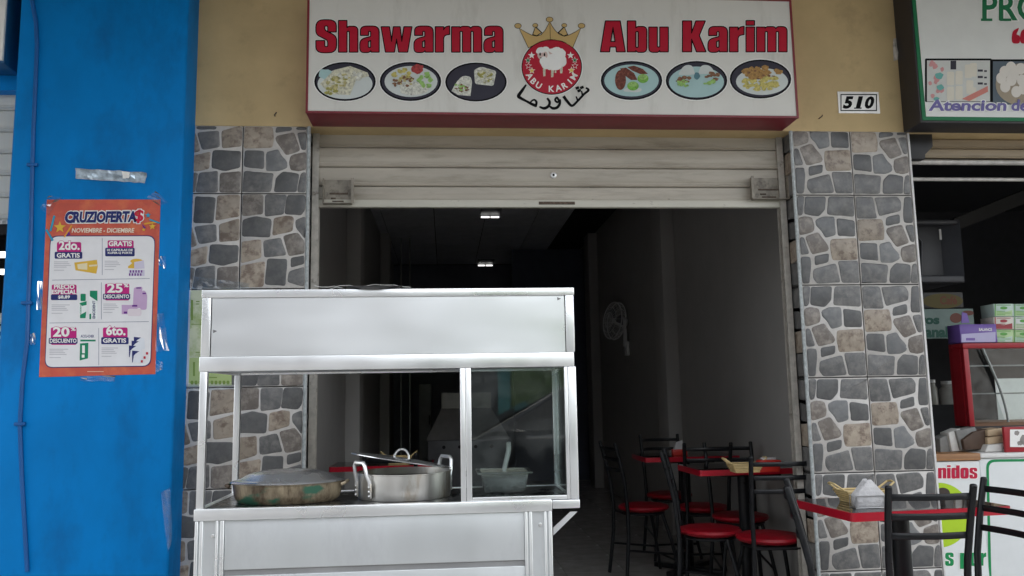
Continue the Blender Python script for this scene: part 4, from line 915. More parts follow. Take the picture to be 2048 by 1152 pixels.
# ------------------------------------------------------------------ chairs and tables
SH = .455
def make_chair():
    r = thing('chair', '', 'chair')
    MB().lathe([(0, SH-.036), (.130, SH-.036), (.155, SH-.028), (.163, SH-.016), (.157, SH-.004), (.13, SH+.002), (.07, SH+.005), (0, SH+.006)], n=36).build('seat', mt['redseat'], r, smooth=True)
    MB().tube([(.128*math.cos(t), .128*math.sin(t), SH-.046) for t in [2*math.pi*k/20 for k in range(20)]], .009, 8, closed=True).build('seat_ring', mt['blacksteel'], r, smooth=True)
    for s in (-1, 1):
        MB().tube([(s*.10, .085, SH-.046), (s*.13, .125, .25), (s*.165, .17, .012)], .0105, 10).build('leg', mt['blacksteel'], r, smooth=True)
        MB().tube([(s*.155, -.19, .012), (s*.135, -.160, .28), (s*.128, -.158, SH-.02), (s*.134, -.172, .60), (s*.140, -.205, .75), (s*.143, -.232, .850)], .0118, 10).build('back_post', mt['blacksteel'], r, smooth=True)
        MB().lathe([(.0118, 0), (.012, .004), (.009, .009), (0, .011)], (s*.143, -.232, .849), 12).build('post_cap', mt['blacksteel'], r, smooth=True)
        MB().tube([(s*.147, .145, .16), (s*.142, -.170, .20)], .007, 8).build('stretcher', mt['blacksteel'], r, smooth=True)
    MB().tube([(-.150, .152, .12), (.150, .152, .12)], .007, 8).build('stretcher', mt['blacksteel'], r, smooth=True)
    MB().tube([(-.128, -.150, SH-.045), (.128, -.150, SH-.045)], .008, 8).build('stretcher', mt['blacksteel'], r, smooth=True)
    for z, y in ((.818, -.224), (.752, -.206), (.686, -.190)):
        m = MB(); k = 8; vs = []
        for i in range(k+1):
            u = i/k; x = -.136+.272*u; b = -.018*math.sin(math.pi*u)
            for dy, dz in ((-.003, -.011), (.003, -.011), (.003, .011), (-.003, .011)): vs.append((x, y+b+dy, z+dz))
        fs = [(i*4+j, i*4+(j+1) % 4, (i+1)*4+(j+1) % 4, (i+1)*4+j) for i in range(k) for j in range(4)]+[(3, 2, 1, 0), (k*4, k*4+1, k*4+2, k*4+3)]
        m.add(vs, fs).build('back_slat', mt['blacksteel'], r, bevel=.001, seg=1)
    return r
chair0 = make_chair(); _first = [True]
def copy_tree(o):
    c = o.copy(); COL.objects.link(c)
    for ch in list(o.children):
        d = ch.copy(); COL.objects.link(d); d.parent = c
        for g_ in list(ch.children):
            e_ = g_.copy(); COL.objects.link(e_); e_.parent = d
    return c
def chair(x, y, fx, fy, label, group='black metal chairs with red seats'):
    o = chair0 if _first[0] else copy_tree(chair0); _first[0] = False
    o.location = (x, y, .0125 if y > .1 else 0); o.rotation_euler = (0, 0, math.atan2(-fx, fy)); o['label'] = label; o['group'] = group
    return o
def side_on(px, py, z=.86):   # a chair whose two back posts line up one behind the other
    m = atz(px, py, z); d = ray(px, py); d.z = 0; d.normalize(); f = Vector((d.y, -d.x, 0)); return m.x+f.x*.232, m.y+f.y*.232, f.x, f.y
def pxof(P): v = P-CAM; return 1024+FPX*v.dot(_r)/v.dot(_fw)
m_ = atz(1879, 968, .86)
chair(m_.x-.012, m_.y+.232, .08, 1, 'black chair seen from behind at the near side of the pavement table')
t1_ = atz(1967, 953, .86); best = min(range(0, 85), key=lambda a: abs(pxof(t1_+Vector((math.cos(R(a)), -math.sin(R(a)), 0))*.286)-2044))
d_ = Vector((math.cos(R(best)), -math.sin(R(best)), 0)); f_ = Vector((d_.y, -d_.x, 0)); mid = t1_+d_*.143+f_*.232
chair(mid.x, mid.y, f_.x, f_.y, 'black chair at the right end of the pavement table, nearest the picture edge')
chair(*side_on(1573, 963), 'black chair at the left end of the pavement table, by the shop opening')
chair(1.397, .56, .95, -.31, 'red-seated chair drawn up to the left side of the nearest indoor table')
chair(1.615, .30, .05, 1, 'red-seated chair with its back to the street at the nearest indoor table')
chair(1.72, .99, -.1, -1, 'red-seated chair at the far side of the nearest indoor table')
chair(1.63, 1.42, .1, 1, 'red-seated chair at the near side of the second indoor table')
chair(1.27, 1.52, 1, .15, 'red-seated chair standing alone in the aisle, left of the second indoor table')
chair(1.60, 2.10, 0, -1, 'chair at the far side of the second indoor table, mostly hidden')

def make_table(w, d):
    t = thing('table', '', 'table')
    MB().box(-w/2+.006, -d/2+.006, .722, w/2-.006, d/2-.006, .7525).build('table_top', mt['tabletop'], t)
    k = .006; z0, z1 = .722, .752
    e_ = MB(); poly = rp([(-w/2, -d/2, .02), (w/2, -d/2, .02), (w/2, d/2, .02), (-w/2, d/2, .02)], 4)
    n = len(poly); inn = offs(poly, -.0055); vs = []
    for q in (poly, inn):
        for z in (z0, z1): vs += [(x, y, z) for x, y in q]
    fs = []
    for i in range(n):
        j = (i+1) % n; fs += [(i, j, n+j, n+i), (n+i, n+j, 3*n+j, 3*n+i), (3*n+i, 3*n+j, 2*n+j, 2*n+i), (2*n+i, 2*n+j, j, i)]
    e_.add(vs, fs).build('edging', mt['rededge'], t, smooth=True)
    MB().box(-.16, -.14, .708, .16, .14, .7215).build('under_plate', mt['blacksteel'], t)
    MB().tube([(0, 0, .03), (0, 0, .708)], .034, 16).build('pedestal', mt['blacksteel'], t, smooth=True)
    for a in (0, 90): MB().box(-.25, -.03, 0, .25, .03, .03).build('foot', mt['blacksteel'], t, bevel=.006).rotation_euler = (0, 0, R(45+a))
    return t
t0 = make_table(.635, .40); t0.location = (1.706, -.773, 0); t0.rotation_euler = (0, 0, .091); tag(t0, 'red-edged table on the pavement in front of the right tiled pillar', group='red-edged dark tables')
def table_copy(x, y, rz, label): o = copy_tree(t0); o.location = (x, y, .0125); o.rotation_euler = (0, 0, rz); tag(o, label, 'table', 'red-edged dark tables'); return o
t1 = table_copy(1.662, .75, .03, 'red-edged table just inside the shop holding a bamboo basket and red holder')
t2 = table_copy(1.60, 1.68, .0, 'red-edged second table further back along the right wall')
t3 = table_copy(-.40, 1.55, .0, 'red-edged table inside the shop seen through the cart, by the left wall')
chair(-.30, 1.08, .05, 1, 'chair inside the shop seen through the open left half of the cart')

def make_basket(c, rz, w, label):
    t = thing('bamboo_basket', label, 'basket', c, 'bamboo baskets on the tables')
    t.rotation_euler = (0, 0, rz); hw = w/2; d = .055
    def part(m, nm): 
        o = m.build(nm, mt['bamboo'], None, smooth=True); o.parent = t; return o
    part(MB().box(-hw*.74, -d*.8, .001, hw*.74, d*.8, .005), 'base')
    for k in range(5):
        z = .009+.0085*k; f = .76+.05*k
        for s in (-1, 1): part(MB().tube([(-hw*f, s*d*(.72+.06*k), z), (hw*f, s*d*(.72+.06*k), z)], .0041, 6), 'rod')
        for s in (-1, 1): part(MB().tube([(s*hw*f*.98, -d*(.72+.06*k), z+.001), (s*hw*f*.98, d*(.72+.06*k), z+.001)], .0038, 6), 'rod')
    for s in (-1, 1): part(MB().tube([(s*hw*.9, -.028, .045), (s*hw*1.32, -.022, .072), (s*hw*1.36, 0, .075), (s*hw*1.32, .022, .072), (s*hw*.9, .028, .045)], .004, 6), 'handle')
    return t
bk = atz(1760, 1012, .7525)
make_basket((bk.x, -.72, .7525), .05, .185, 'bamboo basket behind the napkin holder on the pavement table')
b1 = atz(1497, 946, .765)
make_basket((b1.x, b1.y+.05, .765), .02, .17, 'bamboo basket on the nearest indoor table')
# napkin holder
nc = Vector((xat(1737, 1020, -.88), -.88, .7525))
nh = thing('napkin_holder', 'wire holder with white napkins folded to a diamond on the pavement table', 'napkin holder', nc)
hw, hh = .058, .044
for y in (-.022, .022):
    MB().tube([nc+Vector((-hw, y, .002)), nc+Vector((-hw, y, hh)), nc+Vector((hw, y, hh)), nc+Vector((hw, y, .002))], .0016, 6).tube([nc+Vector((-hw*.88, y, .002)), nc+Vector((-hw*.88, y, hh))], .0013, 6).tube([nc+Vector((hw*.88, y, .002)), nc+Vector((hw*.88, y, hh))], .0013, 6).build('wire_frame', mt['wire'], nh, smooth=True)
MB().tube([nc+Vector((-hw, -.022, .002)), nc+Vector((hw, -.022, .002)), nc+Vector((hw, .022, .002)), nc+Vector((-hw, .022, .002))], .0016, 6, closed=True).build('wire_base', mt['wire'], nh, smooth=True)
nap = M('napkin_paper', (.54, .53, .53), .8, var=.1, scale=40, bump=.25, bscale=90)
rng = random.Random(2)
for k in range(9):
    y = -.019+.0046*k; j = rng.uniform(-.003, .003); top = .098+rng.uniform(-.005, .004)
    dia = [(-.055+j, .046), (-.052+j, .004), (.052+j, .004), (.055+j, .046), (.006+j, top), (-.006+j, top)]
    m = MB().prism([(nc.x+u, nc.z+v) for u, v in dia], 'y', nc.y+y, nc.y+y+.003); m.build('napkin', nap, nh, bevel=.0008, seg=1)
# red holder on the indoor table and far table things
rc = Vector((b1.x+.115, b1.y+.04, .765))
rh = thing('red_napkin_box', 'red plastic napkin box beside the indoor bamboo basket', 'napkin box', rc)
rm = M('red_plastic', (.55, .03, .02), .35)
MB().prism(rp([(rc.x-.06, rc.z, .0), (rc.x+.055, rc.z, .0), (rc.x+.07, rc.z+.06, .012), (rc.x-.045, rc.z+.062, .012)]), 'y', rc.y-.03, rc.y+.03).build('box_body', rm, rh, bevel=.004)
MB().box(rc.x-.03, rc.y-.012, rc.z+.0625, rc.x+.045, rc.y+.012, rc.z+.072).build('napkin', nap, rh)
c2 = Vector((1.55, 1.62, .765)); n2 = thing('napkin_holder', 'napkin holder with crumpled paper on the second indoor table', 'napkin holder', c2)
MB().box(c2.x-.05, c2.y-.02, c2.z, c2.x+.05, c2.y+.02, c2.z+.04).build('holder_body', rm, n2, bevel=.004)
MB().prism([(c2.x-.04, c2.z+.0405), (c2.x+.045, c2.z+.0405), (c2.x+.02, c2.z+.1), (c2.x-.02, c2.z+.085)], 'y', c2.y-.01, c2.y+.01).build('napkin', nap, n2)
c3 = Vector((-.36, 1.52, .765)); make_basket((c3.x+.06, c3.y, .765), 0, .17, 'bamboo basket on the table behind the cart')

# ------------------------------------------------------------------ inside the shop: lights, fan, kitchen
glowm = emitmat('tube_and_mirror_glow', (1, .99, .96), .55)  # shared by the left shop's tube lights and the mirrored-daylight strips
body = M('fixture_body', (.30, .30, .31), .5)
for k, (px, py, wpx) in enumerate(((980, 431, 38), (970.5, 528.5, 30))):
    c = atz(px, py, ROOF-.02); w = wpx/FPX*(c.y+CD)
    f = thing('ceiling_light', ('nearer' if k == 0 else 'farther')+' square ceiling light with two strips given a glow for mirrored daylight', 'ceiling light', (c.x, c.y-w/2, ROOF), 'ceiling lights of the shop')
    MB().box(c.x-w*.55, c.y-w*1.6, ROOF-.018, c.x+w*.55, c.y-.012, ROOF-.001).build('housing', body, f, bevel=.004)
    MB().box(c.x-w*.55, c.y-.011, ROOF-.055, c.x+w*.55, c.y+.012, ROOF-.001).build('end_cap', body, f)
    for s in (-1, 1): MB().box(c.x+s*w*.26-w*.22, c.y-.0135, ROOF-.050, c.x+s*w*.26+w*.22, c.y-.0112, ROOF-.032).build('tube', glowm, f)  # emission put into these strips for street light mirrored in unlit louvres
# wall fan
fc = Vector((xat(1236, 640, 4.9)+.07, 4.9, zat(1236, 645, 4.9)))
fan = thing('wall_fan', 'grey oscillating fan on the right wall at the back of the shop', 'fan', fc)
fm_ = M('fan_plastic', (.86, .86, .84), .4); fd = Vector((-.93, -.30, .12)).normalized(); rq = fd.to_track_quat('Z', 'Y').to_matrix()
ctr = fc + fd*.10
for rr, zz in ((.20, 0), (.20, .05), (.14, .085), (.14, -.03), (.08, .095)):
    MB().tube([ctr + rq @ Vector((rr*math.cos(t), rr*math.sin(t), zz)) for t in [2*math.pi*k/32 for k in range(32)]], .006 if rr > .19 else .003, 6, closed=True).build('guard_ring', fm_, fan, smooth=True)
for k in range(24):
    t = 2*math.pi*k/24; MB().tube([ctr + rq @ Vector((r_*math.cos(t), r_*math.sin(t), z_)) for r_, z_ in ((.03, .1), (.08, .095), (.14, .085), (.20, .05), (.20, 0), (.14, -.03), (.05, -.045))], .0016, 4).build('guard_wire', fm_, fan)
for k in range(3):
    t = 2*math.pi*k/3; vs = [ctr + rq @ Vector((math.cos(t+a)*r_, math.sin(t+a)*r_, z_)) for r_, a, z_ in ((.03, -.4, .015), (.17, -.35, .005), (.18, .35, .035), (.03, .4, .035))]
    MB().add(vs+[v+fd*.002 for v in vs], [(0, 1, 2, 3), (7, 6, 5, 4), (0, 4, 5, 1), (1, 5, 6, 2), (2, 6, 7, 3), (3, 7, 4, 0)]).build('blade', M('fan_blade', (.2, .2, .21), .4), fan)
MB().lathe([(0, -.12), (.045, -.12), (.055, -.09), (.055, -.05), (.03, .02), (.03, .04), (0, .045)], ctr, 20, mat=rq).build('motor', fm_, fan, smooth=True)
MB().tube([ctr-fd*.09, ctr-fd*.07+Vector((.03, 0, -.12)), ctr+Vector((.10, .05, -.26)), ctr+Vector((.17, .05, -.30))], [.022, .02, .026, .03], 10).build('arm', fm_, fan, smooth=True)
MB().box(1.945, ctr.y+.0, ctr.z-.37, 1.979, ctr.y+.11, ctr.z-.22).build('wall_mount', fm_, fan, bevel=.008)
# kitchen range with hood
hs = M('hood_steel', (.42, .41, .40), .4, metal=.4, var=.1)
A, Bq = at(852, 881, 5.6), at(883, 818, 5.6); zc_ = zat(890, 786, 5.6); hx1 = A.x+.95; hz0, hz1 = A.z, Bq.z
hd = thing('grill_oven', 'grey grill with a sloping hood at the back of the shop, seen through the cart', 'grill', ((A.x+hx1)/2, 5.9, .012))
MB().hexa([(A.x, 5.6, hz0), (hx1, 5.6, hz0), (hx1, 6.2, hz0), (A.x, 6.2, hz0), (Bq.x, 5.75, hz1), (hx1-.2, 5.75, hz1), (hx1-.2, 6.15, hz1), (Bq.x, 6.15, hz1)]).build('hood', hs, hd)
MB().box(Bq.x, 5.75, hz1+.002, hx1-.2, 6.15, zc_).build('hood_neck', hs, hd)
MB().box(A.x+.02, 5.62, .1, hx1-.02, 6.19, hz0-.003).build('grill_body', M('grill_metal', (.18, .18, .19), .4, metal=.3), hd, bevel=.006)
for k in range(4): MB().lathe([(.02, 0), (.02, .02), (0, .022)], (A.x+.2+.18*k, 5.62, hz0-.08), 12, mat=Matrix.Rotation(R(90), 3, 'X')).build('knob', mt['blacksteel'], hd, smooth=True)
for x in (A.x+.08, hx1-.12): MB().box(x, 5.7, .0125, x+.04, 6.15, .099).build('leg', mt['blacksteel'], hd)
A, Bq = at(838, 868, 7.2), at(862, 768, 7.2)
cbn = thing('tall_cabinet', 'tall pale narrow cabinet standing at the back of the shop', 'cabinet', ((A.x+Bq.x)/2, 7.4, .012))
MB().box(A.x, 7.2, .012, Bq.x, 7.6, Bq.z).build('cabinet_body', M('pale_cabinet', (.36, .38, .36), .5), cbn, bevel=.006)
MB().box(Bq.x-.03, 7.185, A.z+.12, Bq.x-.015, 7.2, A.z+.24).build('handle', mt['blacksteel'], cbn)
for px in (802, 820):
    c = at(px, 800, 6.9)
    p_ = MB().tube([(c.x, 6.9, .012), (c.x, 6.9, ROOF)], .012, 8).build('wall_pipe', M('pipe_metal', (.4, .4, .38), .4, metal=.5), smooth=True)
    tag(p_, 'thin upright pipe at the back of the shop, '+('left' if px == 802 else 'right')+' one of a pair', 'pipe', 'pipes at the back of the shop')

# ------------------------------------------------------------------ left neighbour: box sign, shutter, dark room
zb_ = zat(20, 181, 0)
MB().box(-12, -.002, zb_, -1.906, .19, 2.7495).build('upper_wall', mt['blue'], bl)
ls = thing('roller_shutter', 'pale roller shutter at the left picture edge beside the blue pillar', 'shutter', (-2.6, .08, 1.9))
zz = zb_+.03
zbot = zat(15, 432, .06)
k = 0
while zz > zbot:
    z2 = max(zz-.105, zbot-.02); slat_mesh(-3.6, -1.91, z2, zz, 'slat', M('pale_shutter', (.60, .61, .58), .45, var=.05) if k == 0 else bpy.data.materials['pale_shutter'], ls, .06); zz = z2; k += 1
MB().box(-3.6, .045, zbot-.06, -1.91, .085, zbot-.021).build('bottom_rail', bpy.data.materials['pale_shutter'], ls, bevel=.004)
c = at(9, 455, .03)
lk = thing('padlock', 'black padlock hanging from the left shutter', 'padlock', c)
MB().box(c.x-.025, .02, c.z-.035, c.x+.02, .042, c.z+.015).build('lock_body', mt['blacksteel'], lk, bevel=.006)
MB().tube([(c.x-.015, .031, c.z+.012), (c.x-.012, .031, c.z+.035), (c.x+.008, .031, c.z+.035), (c.x+.011, .031, c.z+.012)], .004, 6).build('shackle', mt['riv'], lk, smooth=True)
rl = thing('left_shop_room', 'dark shop room behind the blue pillar at the left edge', 'shop', (-3, 2, 0))
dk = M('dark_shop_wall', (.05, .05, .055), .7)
MB().box(-4.5, 4.0, 0, -.96, 4.1, 3.4).build('back_wall', dk, rl); MB().box(-4.6, .2, 0, -4.5, 4.1, 3.4).build('side_wall', dk, rl)
MB().box(-4.5, .2, 3.2, -.96, 4.0, 3.3).build('ceiling', dk, rl); MB().box(-4.5, .02, -.05, -.945, 4.0, .003).build('floor', mt['floor'], rl)
MB().box(-1.25, .205, 0, -.95, 4.0, 3.2).build('side_wall', dk, rl)
for k, (p0, p1, y0, y1) in enumerate((((-6, 503), (18, 514), 0, 0), ((-2, 538), (16, 548), 0, 0))):
    A, Bq = at(*p0, 1.2), at(*p1, 1.2)
    lt = MB().box(A.x-.5*(1-k), 1.2, Bq.z, Bq.x, 1.23, A.z).build('tube_light', glowm); tag(lt, ('upper' if k == 0 else 'lower')+' white tube light in the dark shop at the left edge', 'tube light', 'tube lights of the left shop')
A, Bq = at(-40, 760, .5), at(20, 635, .5)
bd = thing('advert_board', 'black and white advertising board at the left edge below the tube lights', 'board', (Bq.x-.1, .5, 0))
MB().box(A.x, .5, .0, Bq.x+.02, .53, Bq.z).build('board', mt['black'], bd)
flat('stripe', [rect(-40, 626, 14, 648)], .499, fm['rice'], bd); flat('stripe', [rect(-40, 688, 12, 704)], .499, fm['lime'], bd)
text('lettering', 'U', (-1, 652, 6.5, 664), .4985, mt['white'], bd, .03, .15); text('lettering', 'C', (-1.5, 668, 5.5, 680), .4985, mt['white'], bd, .03, .15)
sxr = xat(42, 150, -.003); lo_, hi_ = -.9, -.01
for _ in range(40):
    mdd = (lo_+hi_)/2
    if xat(5, 118, mdd) > sxr: lo_ = mdd
    else: hi_ = mdd
ysl = mdd
lsn = thing('box_sign', 'blue sided box sign cut off by the top left picture corner', 'sign', (sxr-.4, -.1, zat(42, 152, 0)))
MB().box(sxr-1.6, ysl+.012, zat(42, 152, -.003), sxr, -.0035, 3.4).build('sign_box', M('sign_side_blue', (.01, .085, .20), .4, var=.1), lsn, bevel=.005)
MB().box(sxr-1.6, ysl, zat(42, 152, -.003)+.01, sxr-.002, ysl+.0115, 3.39).build('sign_face', mt['white'], lsn)

# ------------------------------------------------------------------ right neighbour: green framed sign, shutter, dark room
YGS = -.16
gx0, gz0 = xat(1826, 0, YGS), zat(1843, 236, YGS)-.022
gsn = thing('shop_sign', 'black boxed sign with a green border reading Atencion, at the top right', 'sign', (gx0+.6, -.1, gz0))
gx0 = xat(1832, 100, YGS)
MB().box(gx0-.004, YGS+.006, gz0, gx0+1.9, -.0035, zat(1900, -30, YGS)).build('sign_box', M('black_sign_metal', (.028, .025, .027), .45), gsn, bevel=.004)
zg = gz0+.018
grf = flatmat('green_border', (.015, .17, .07))
gt = zat(1900, -28, YGS)
gb = MB().box(gx0+.004, YGS+.001, zg-.006, gx0+1.88, YGS+.0055, gt); gb.build('border', grf, gsn)
gp_ = MB().box(gx0+.022, YGS-.0015, zg+.012, gx0+1.86, YGS+.0008, gt-.02).build('sign_panel', M('sign_panel_white', (.72, .73, .70), .35, var=.03), gsn)
H1, H2, H3, H4 = [YGS-.0015-.0007*k for k in range(1, 5)]
def g5(pts): return [(1560+x/3.49, y/3.49) for x, y in pts]
def sx_(x): return 1560+x/3.49
text('lettering', 'PRO', (sx_(1412), -12, sx_(1830), 41.5), H2, grf, gsn, bold=.02, halo=mt['white'], halow=.03)
flat('serif', [rect(sx_(1403), 37, sx_(1482), 42), rect(sx_(1536), 37, sx_(1615), 42)], H3, grf, gsn)
for dx in (0, 58): flat('quote_mark', [g5(rp([(1616+dx, 270, 14), (1625+dx, 215, 18), (1668+dx, 192, 6), (1664+dx, 210, 6), (1650+dx, 240, 6), (1676+dx, 250, 16), (1674+dx, 304, 18), (1622+dx, 304, 18)]))], H2, mt['red'], gsn)
def framed(x0, y0, x1, y1, fill): 
    o = flat('picture', [g5(rrect(x0, y0, x1, y1, 10))], H1, mt['black'], gsn)
    flat('picture_ground', [g5(rect(x0+14, y0+14, x1-12, y1-4))], H2, fill, o); return o
o1 = framed(1012, 408, 1478, 712, flatmat('print_shelf', (.60, .61, .58)))
rg = random.Random(11)
pk, tq_ = flatmat('print_pink', (.62, .30, .30)), flatmat('print_teal', (.15, .42, .38))
flat('picture_shape', [g5(blob(1045+rg.uniform(0, 90), y+rg.uniform(-22, 22), 14, 16, rg, 9)) for y in (460, 460, 470, 560, 560, 620, 630, 650) for _ in (0, 1)], H3, pk, o1, .0001)
flat('picture_shape', [g5(blob(1110, 530, 30, 22, rg)), g5(blob(1120, 610, 25, 20, rg)), g5(blob(1090, 690, 20, 14, rg))], H3-.0006, tq_, o1)
flat('picture_shape', [g5(rrect(x, y, x+50, y+95, 12)) for x, y in ((1165, 500), (1225, 495), (1165, 605), (1225, 600), (1290, 450), (1325, 440), (1300, 560), (1320, 610))], H3, flatmat('print_cream', (.70, .66, .56)), o1, .0001)
flat('picture_shape', [g5(rect(1380, 485+45*i, 1416, 500+45*i)) for i in range(3)]+[g5(rect(1425, 490+45*i, 1444, 502+45*i)) for i in range(4)]+[g5(rect(1190, 424, 1230, 485))], H3, fm['dark'], o1)
flat('picture_shape', [g5([(1270, 690), (1450, 600), (1452, 640), (1320, 706)])], H3-.0006, flatmat('print_coral', (.60, .22, .18)), o1)
o2 = framed(1472, 414, 1980, 730, flatmat('print_slate', (.10, .13, .16)))
flat('picture_shape', [g5(ell(1700, 590, 195, 150))], H3, flatmat('print_wicker', (.36, .30, .22)), o2)
flat('picture_shape', [g5(ell(x, y, 36, 40)) for x, y in ((1545, 545), (1568, 500), (1612, 470), (1572, 605), (1632, 525), (1615, 560), (1680, 480), (1650, 640), (1690, 560), (1700, 620), (1740, 500), (1760, 580))], H3-.0006, flatmat('print_egg', (.72, .68, .62)), o2, .0003)
vio = flatmat('print_violet', (.16, .14, .36))
for w_, x0_, x1_ in (('Atencion', 1036, 1578), ('de', 1612, 1730)): text('lettering', w_, (sx_(x0_), 199, sx_(x1_), 222), H4, vio, gsn, bold=.03, shear=.1, halo=mt['white'], halow=.05)
# wiring scar beside the sign
A = at(1790, 100, -.004)
tag(crumpled('peeling_sealant', [(1786, 78), (1795, 76), (1798, 118), (1788, 122)], -.004, M('sealant', (.5, .47, .42), .6, var=.3, scale=40), None, 77, .012, 4), 'grey lump of sealant on the plaster beside the green bordered sign', 'sealant')

xr0 = XR+.615
rr_ = thing('right_shop_room', 'dark shop room right of the tiled pillar', 'shop', (4, 2, 0))
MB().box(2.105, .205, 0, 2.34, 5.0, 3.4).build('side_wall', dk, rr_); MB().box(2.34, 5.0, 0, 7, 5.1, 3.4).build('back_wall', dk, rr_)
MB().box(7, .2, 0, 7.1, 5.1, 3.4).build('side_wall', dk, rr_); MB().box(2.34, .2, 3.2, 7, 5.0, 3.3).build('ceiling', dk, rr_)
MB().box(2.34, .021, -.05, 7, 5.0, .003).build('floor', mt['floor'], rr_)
rs = thing('roller_shutter', 'rolled up brownish shutter under the green bordered sign', 'shutter', (3.5, .1, 2.25))
bm_ = M('brown_shutter', (.36, .29, .20), .55, var=.12, scale=6, stretch=(.3, 1, 3), col2=(.16, .12, .08), thr=(.55, .75), c2scale=8)
zz = ZT-.002; zend = zat(1950, 318, .10)
while zz > zend+.01:
    z2 = max(zz-.052, zend); slat_mesh(xr0, 7, z2, zz, 'slat', bm_, rs, .10, .004); zz = z2
MB().tube([(xr0, .09, zat(1950, 325, .09)), (7, .09, zat(1950, 325, .09))], .014, 10).build('bottom_bar', M('worn_bar', (.50, .48, .45), .4, metal=.3, var=.2, scale=30), rs, smooth=True)
xb = thing('cross_bar', 'thin horizontal metal bar across the right shop opening below its shutter', 'bar', (3.5, .12, zat(1950, 359, .12)))
MB().tube([(xr0, .12, zat(1950, 359, .12)), (7, .12, zat(1950, 359, .12))], .010, 10).build('bar', bpy.data.materials['worn_bar'], xb, smooth=True)
MB().box(xr0-.002, .115, zat(1870, 359, .12)-.02, xr0+.004, .125, zat(1870, 359, .12)+.02).build('end_plate', bpy.data.materials['worn_bar'], xb)
A, Bq = at(1818, 318, .03), at(1864, 266, .03)
kb = MB().prism([(xr0+.002, Bq.z), (Bq.x, Bq.z), (Bq.x, Bq.z-.07), (Bq.x-.045, A.z+.025), (Bq.x-.048, A.z), (xr0+.002, A.z)], 'y', .03, .075).build('shutter_bracket', M('black_bracket', (.012, .012, .014), .5), bevel=.003)
tag(kb, 'black metal bracket of the right shutter beside the tiled pillar', 'bracket')
# grey moulded cabinet on the wall, high up
Yc = .95
cq = [at(1828, 456, Yc), at(1913, 440, Yc), at(1914, 566, Yc), at(1838, 582, Yc)]
gm = M('grey_moulding', (.045, .046, .052), .5, var=.1)
gc = thing('grey_cabinet', 'grey moulded cabinet with a rounded recess high inside the right shop', 'cabinet', cq[3])
x0, x1, z0, z1 = 2.36, cq[1].x, cq[2].z, cq[1].z
MB().box(x0, Yc+.06, z0, x1, Yc+.5, z1).build('cabinet_body', gm, gc, bevel=.01)
MB().hexa([(x1-.075, Yc+.058, z0), (x1, Yc-.03, z0), (x1, Yc+.058, z0), (x1-.02, Yc+.0585, z0), (x1-.075, Yc+.058, z1), (x1, Yc-.03, z1), (x1, Yc+.058, z1), (x1-.02, Yc+.0585, z1)]).build('side_cheek', M('grey_cheek', (.085, .088, .10), .45), gc)
MB().box(x0, Yc-.03, z0, x1-.001, Yc+.058, z0+.045).build('lower_lip', gm, gc, bevel=.01)
MB().box(x0, Yc-.02, z1-.03, x1-.001, Yc+.058, z1).build('upper_lip', gm, gc, bevel=.01)
dp = [at(1832, 470, Yc), at(1848, 474, Yc), at(1853, 480, Yc), at(1853, 552, Yc), at(1890, 549, Yc)]
MB().tube([Vector((p.x, Yc+.055, p.z)) for p in dp], .006, 8).build('door_seal', M('seal_grey', (.08, .08, .09), .5), gc, smooth=True)
a, b = at(1881, 479, Yc+.05), at(1893, 458, Yc+.05); MB().box(a.x, Yc+.054, a.z, b.x, Yc+.0595, b.z).build('white_label', mt['white'], gc)
# stair stringer
A, Bq = at(1910, 462, 2.2), at(2060, 396, 2.2)
st = MB().prism([(A.x, A.z), (Bq.x+1, Bq.z+.34), (Bq.x+1, Bq.z+.46), (A.x, A.z+.10)], 'y', 2.2, 2.4).build('stair_stringer', M('stair_paint', (.035, .034, .032), .6)); tag(st, 'sloping dark beam rising to the right inside the right shop', 'beam')
# hanging signs inside
def hang(name, label, quad, Y, mat):
    a, b = at(quad[0], quad[3], Y), at(quad[2], quad[1], Y)
    o = MB().box(a.x, Y, a.z, b.x, Y+.012, b.z).build(name, mat, None, bevel=.003); tag(o, label, 'sign'); return o
h1 = hang('hanging_sign', 'pale green sign reading gos anales inside the right shop', (1815, 617, 1946, 678), 1.0, M('pale_green_board', (.13, .19, .17), .5))
dg = flatmat('dark_green_letters', (.01, .07, .05))
text('lettering', 'Jugos', (1812, 630, 1879, 654), .9985, dg, h1, .05); text('lettering', 'anales', (1850, 653, 1923, 675), .9985, dg, h1, .05)
flat('fruit', [ell(1912, 636, 12, 10), ell(1936, 626, 12, 5)], .9985, flatmat('sign_fruit', (.15, .05, .035)), h1)
h2 = hang('hanging_sign', 'dark sign with a yellow oval reading Cafe inside the right shop', (1820, 584, 1925, 616), 1.0, M('dark_board', (.02, .018, .016), .5))
flat('oval', [ell(1886, 602, 40, 15)], .9985, flatmat('sign_yellow', (.085, .065, .01)), h2); text('lettering', 'Café', (1880, 592, 1914, 609), .998, flatmat('sign_brown', (.12, .03, .01)), h2, .03)
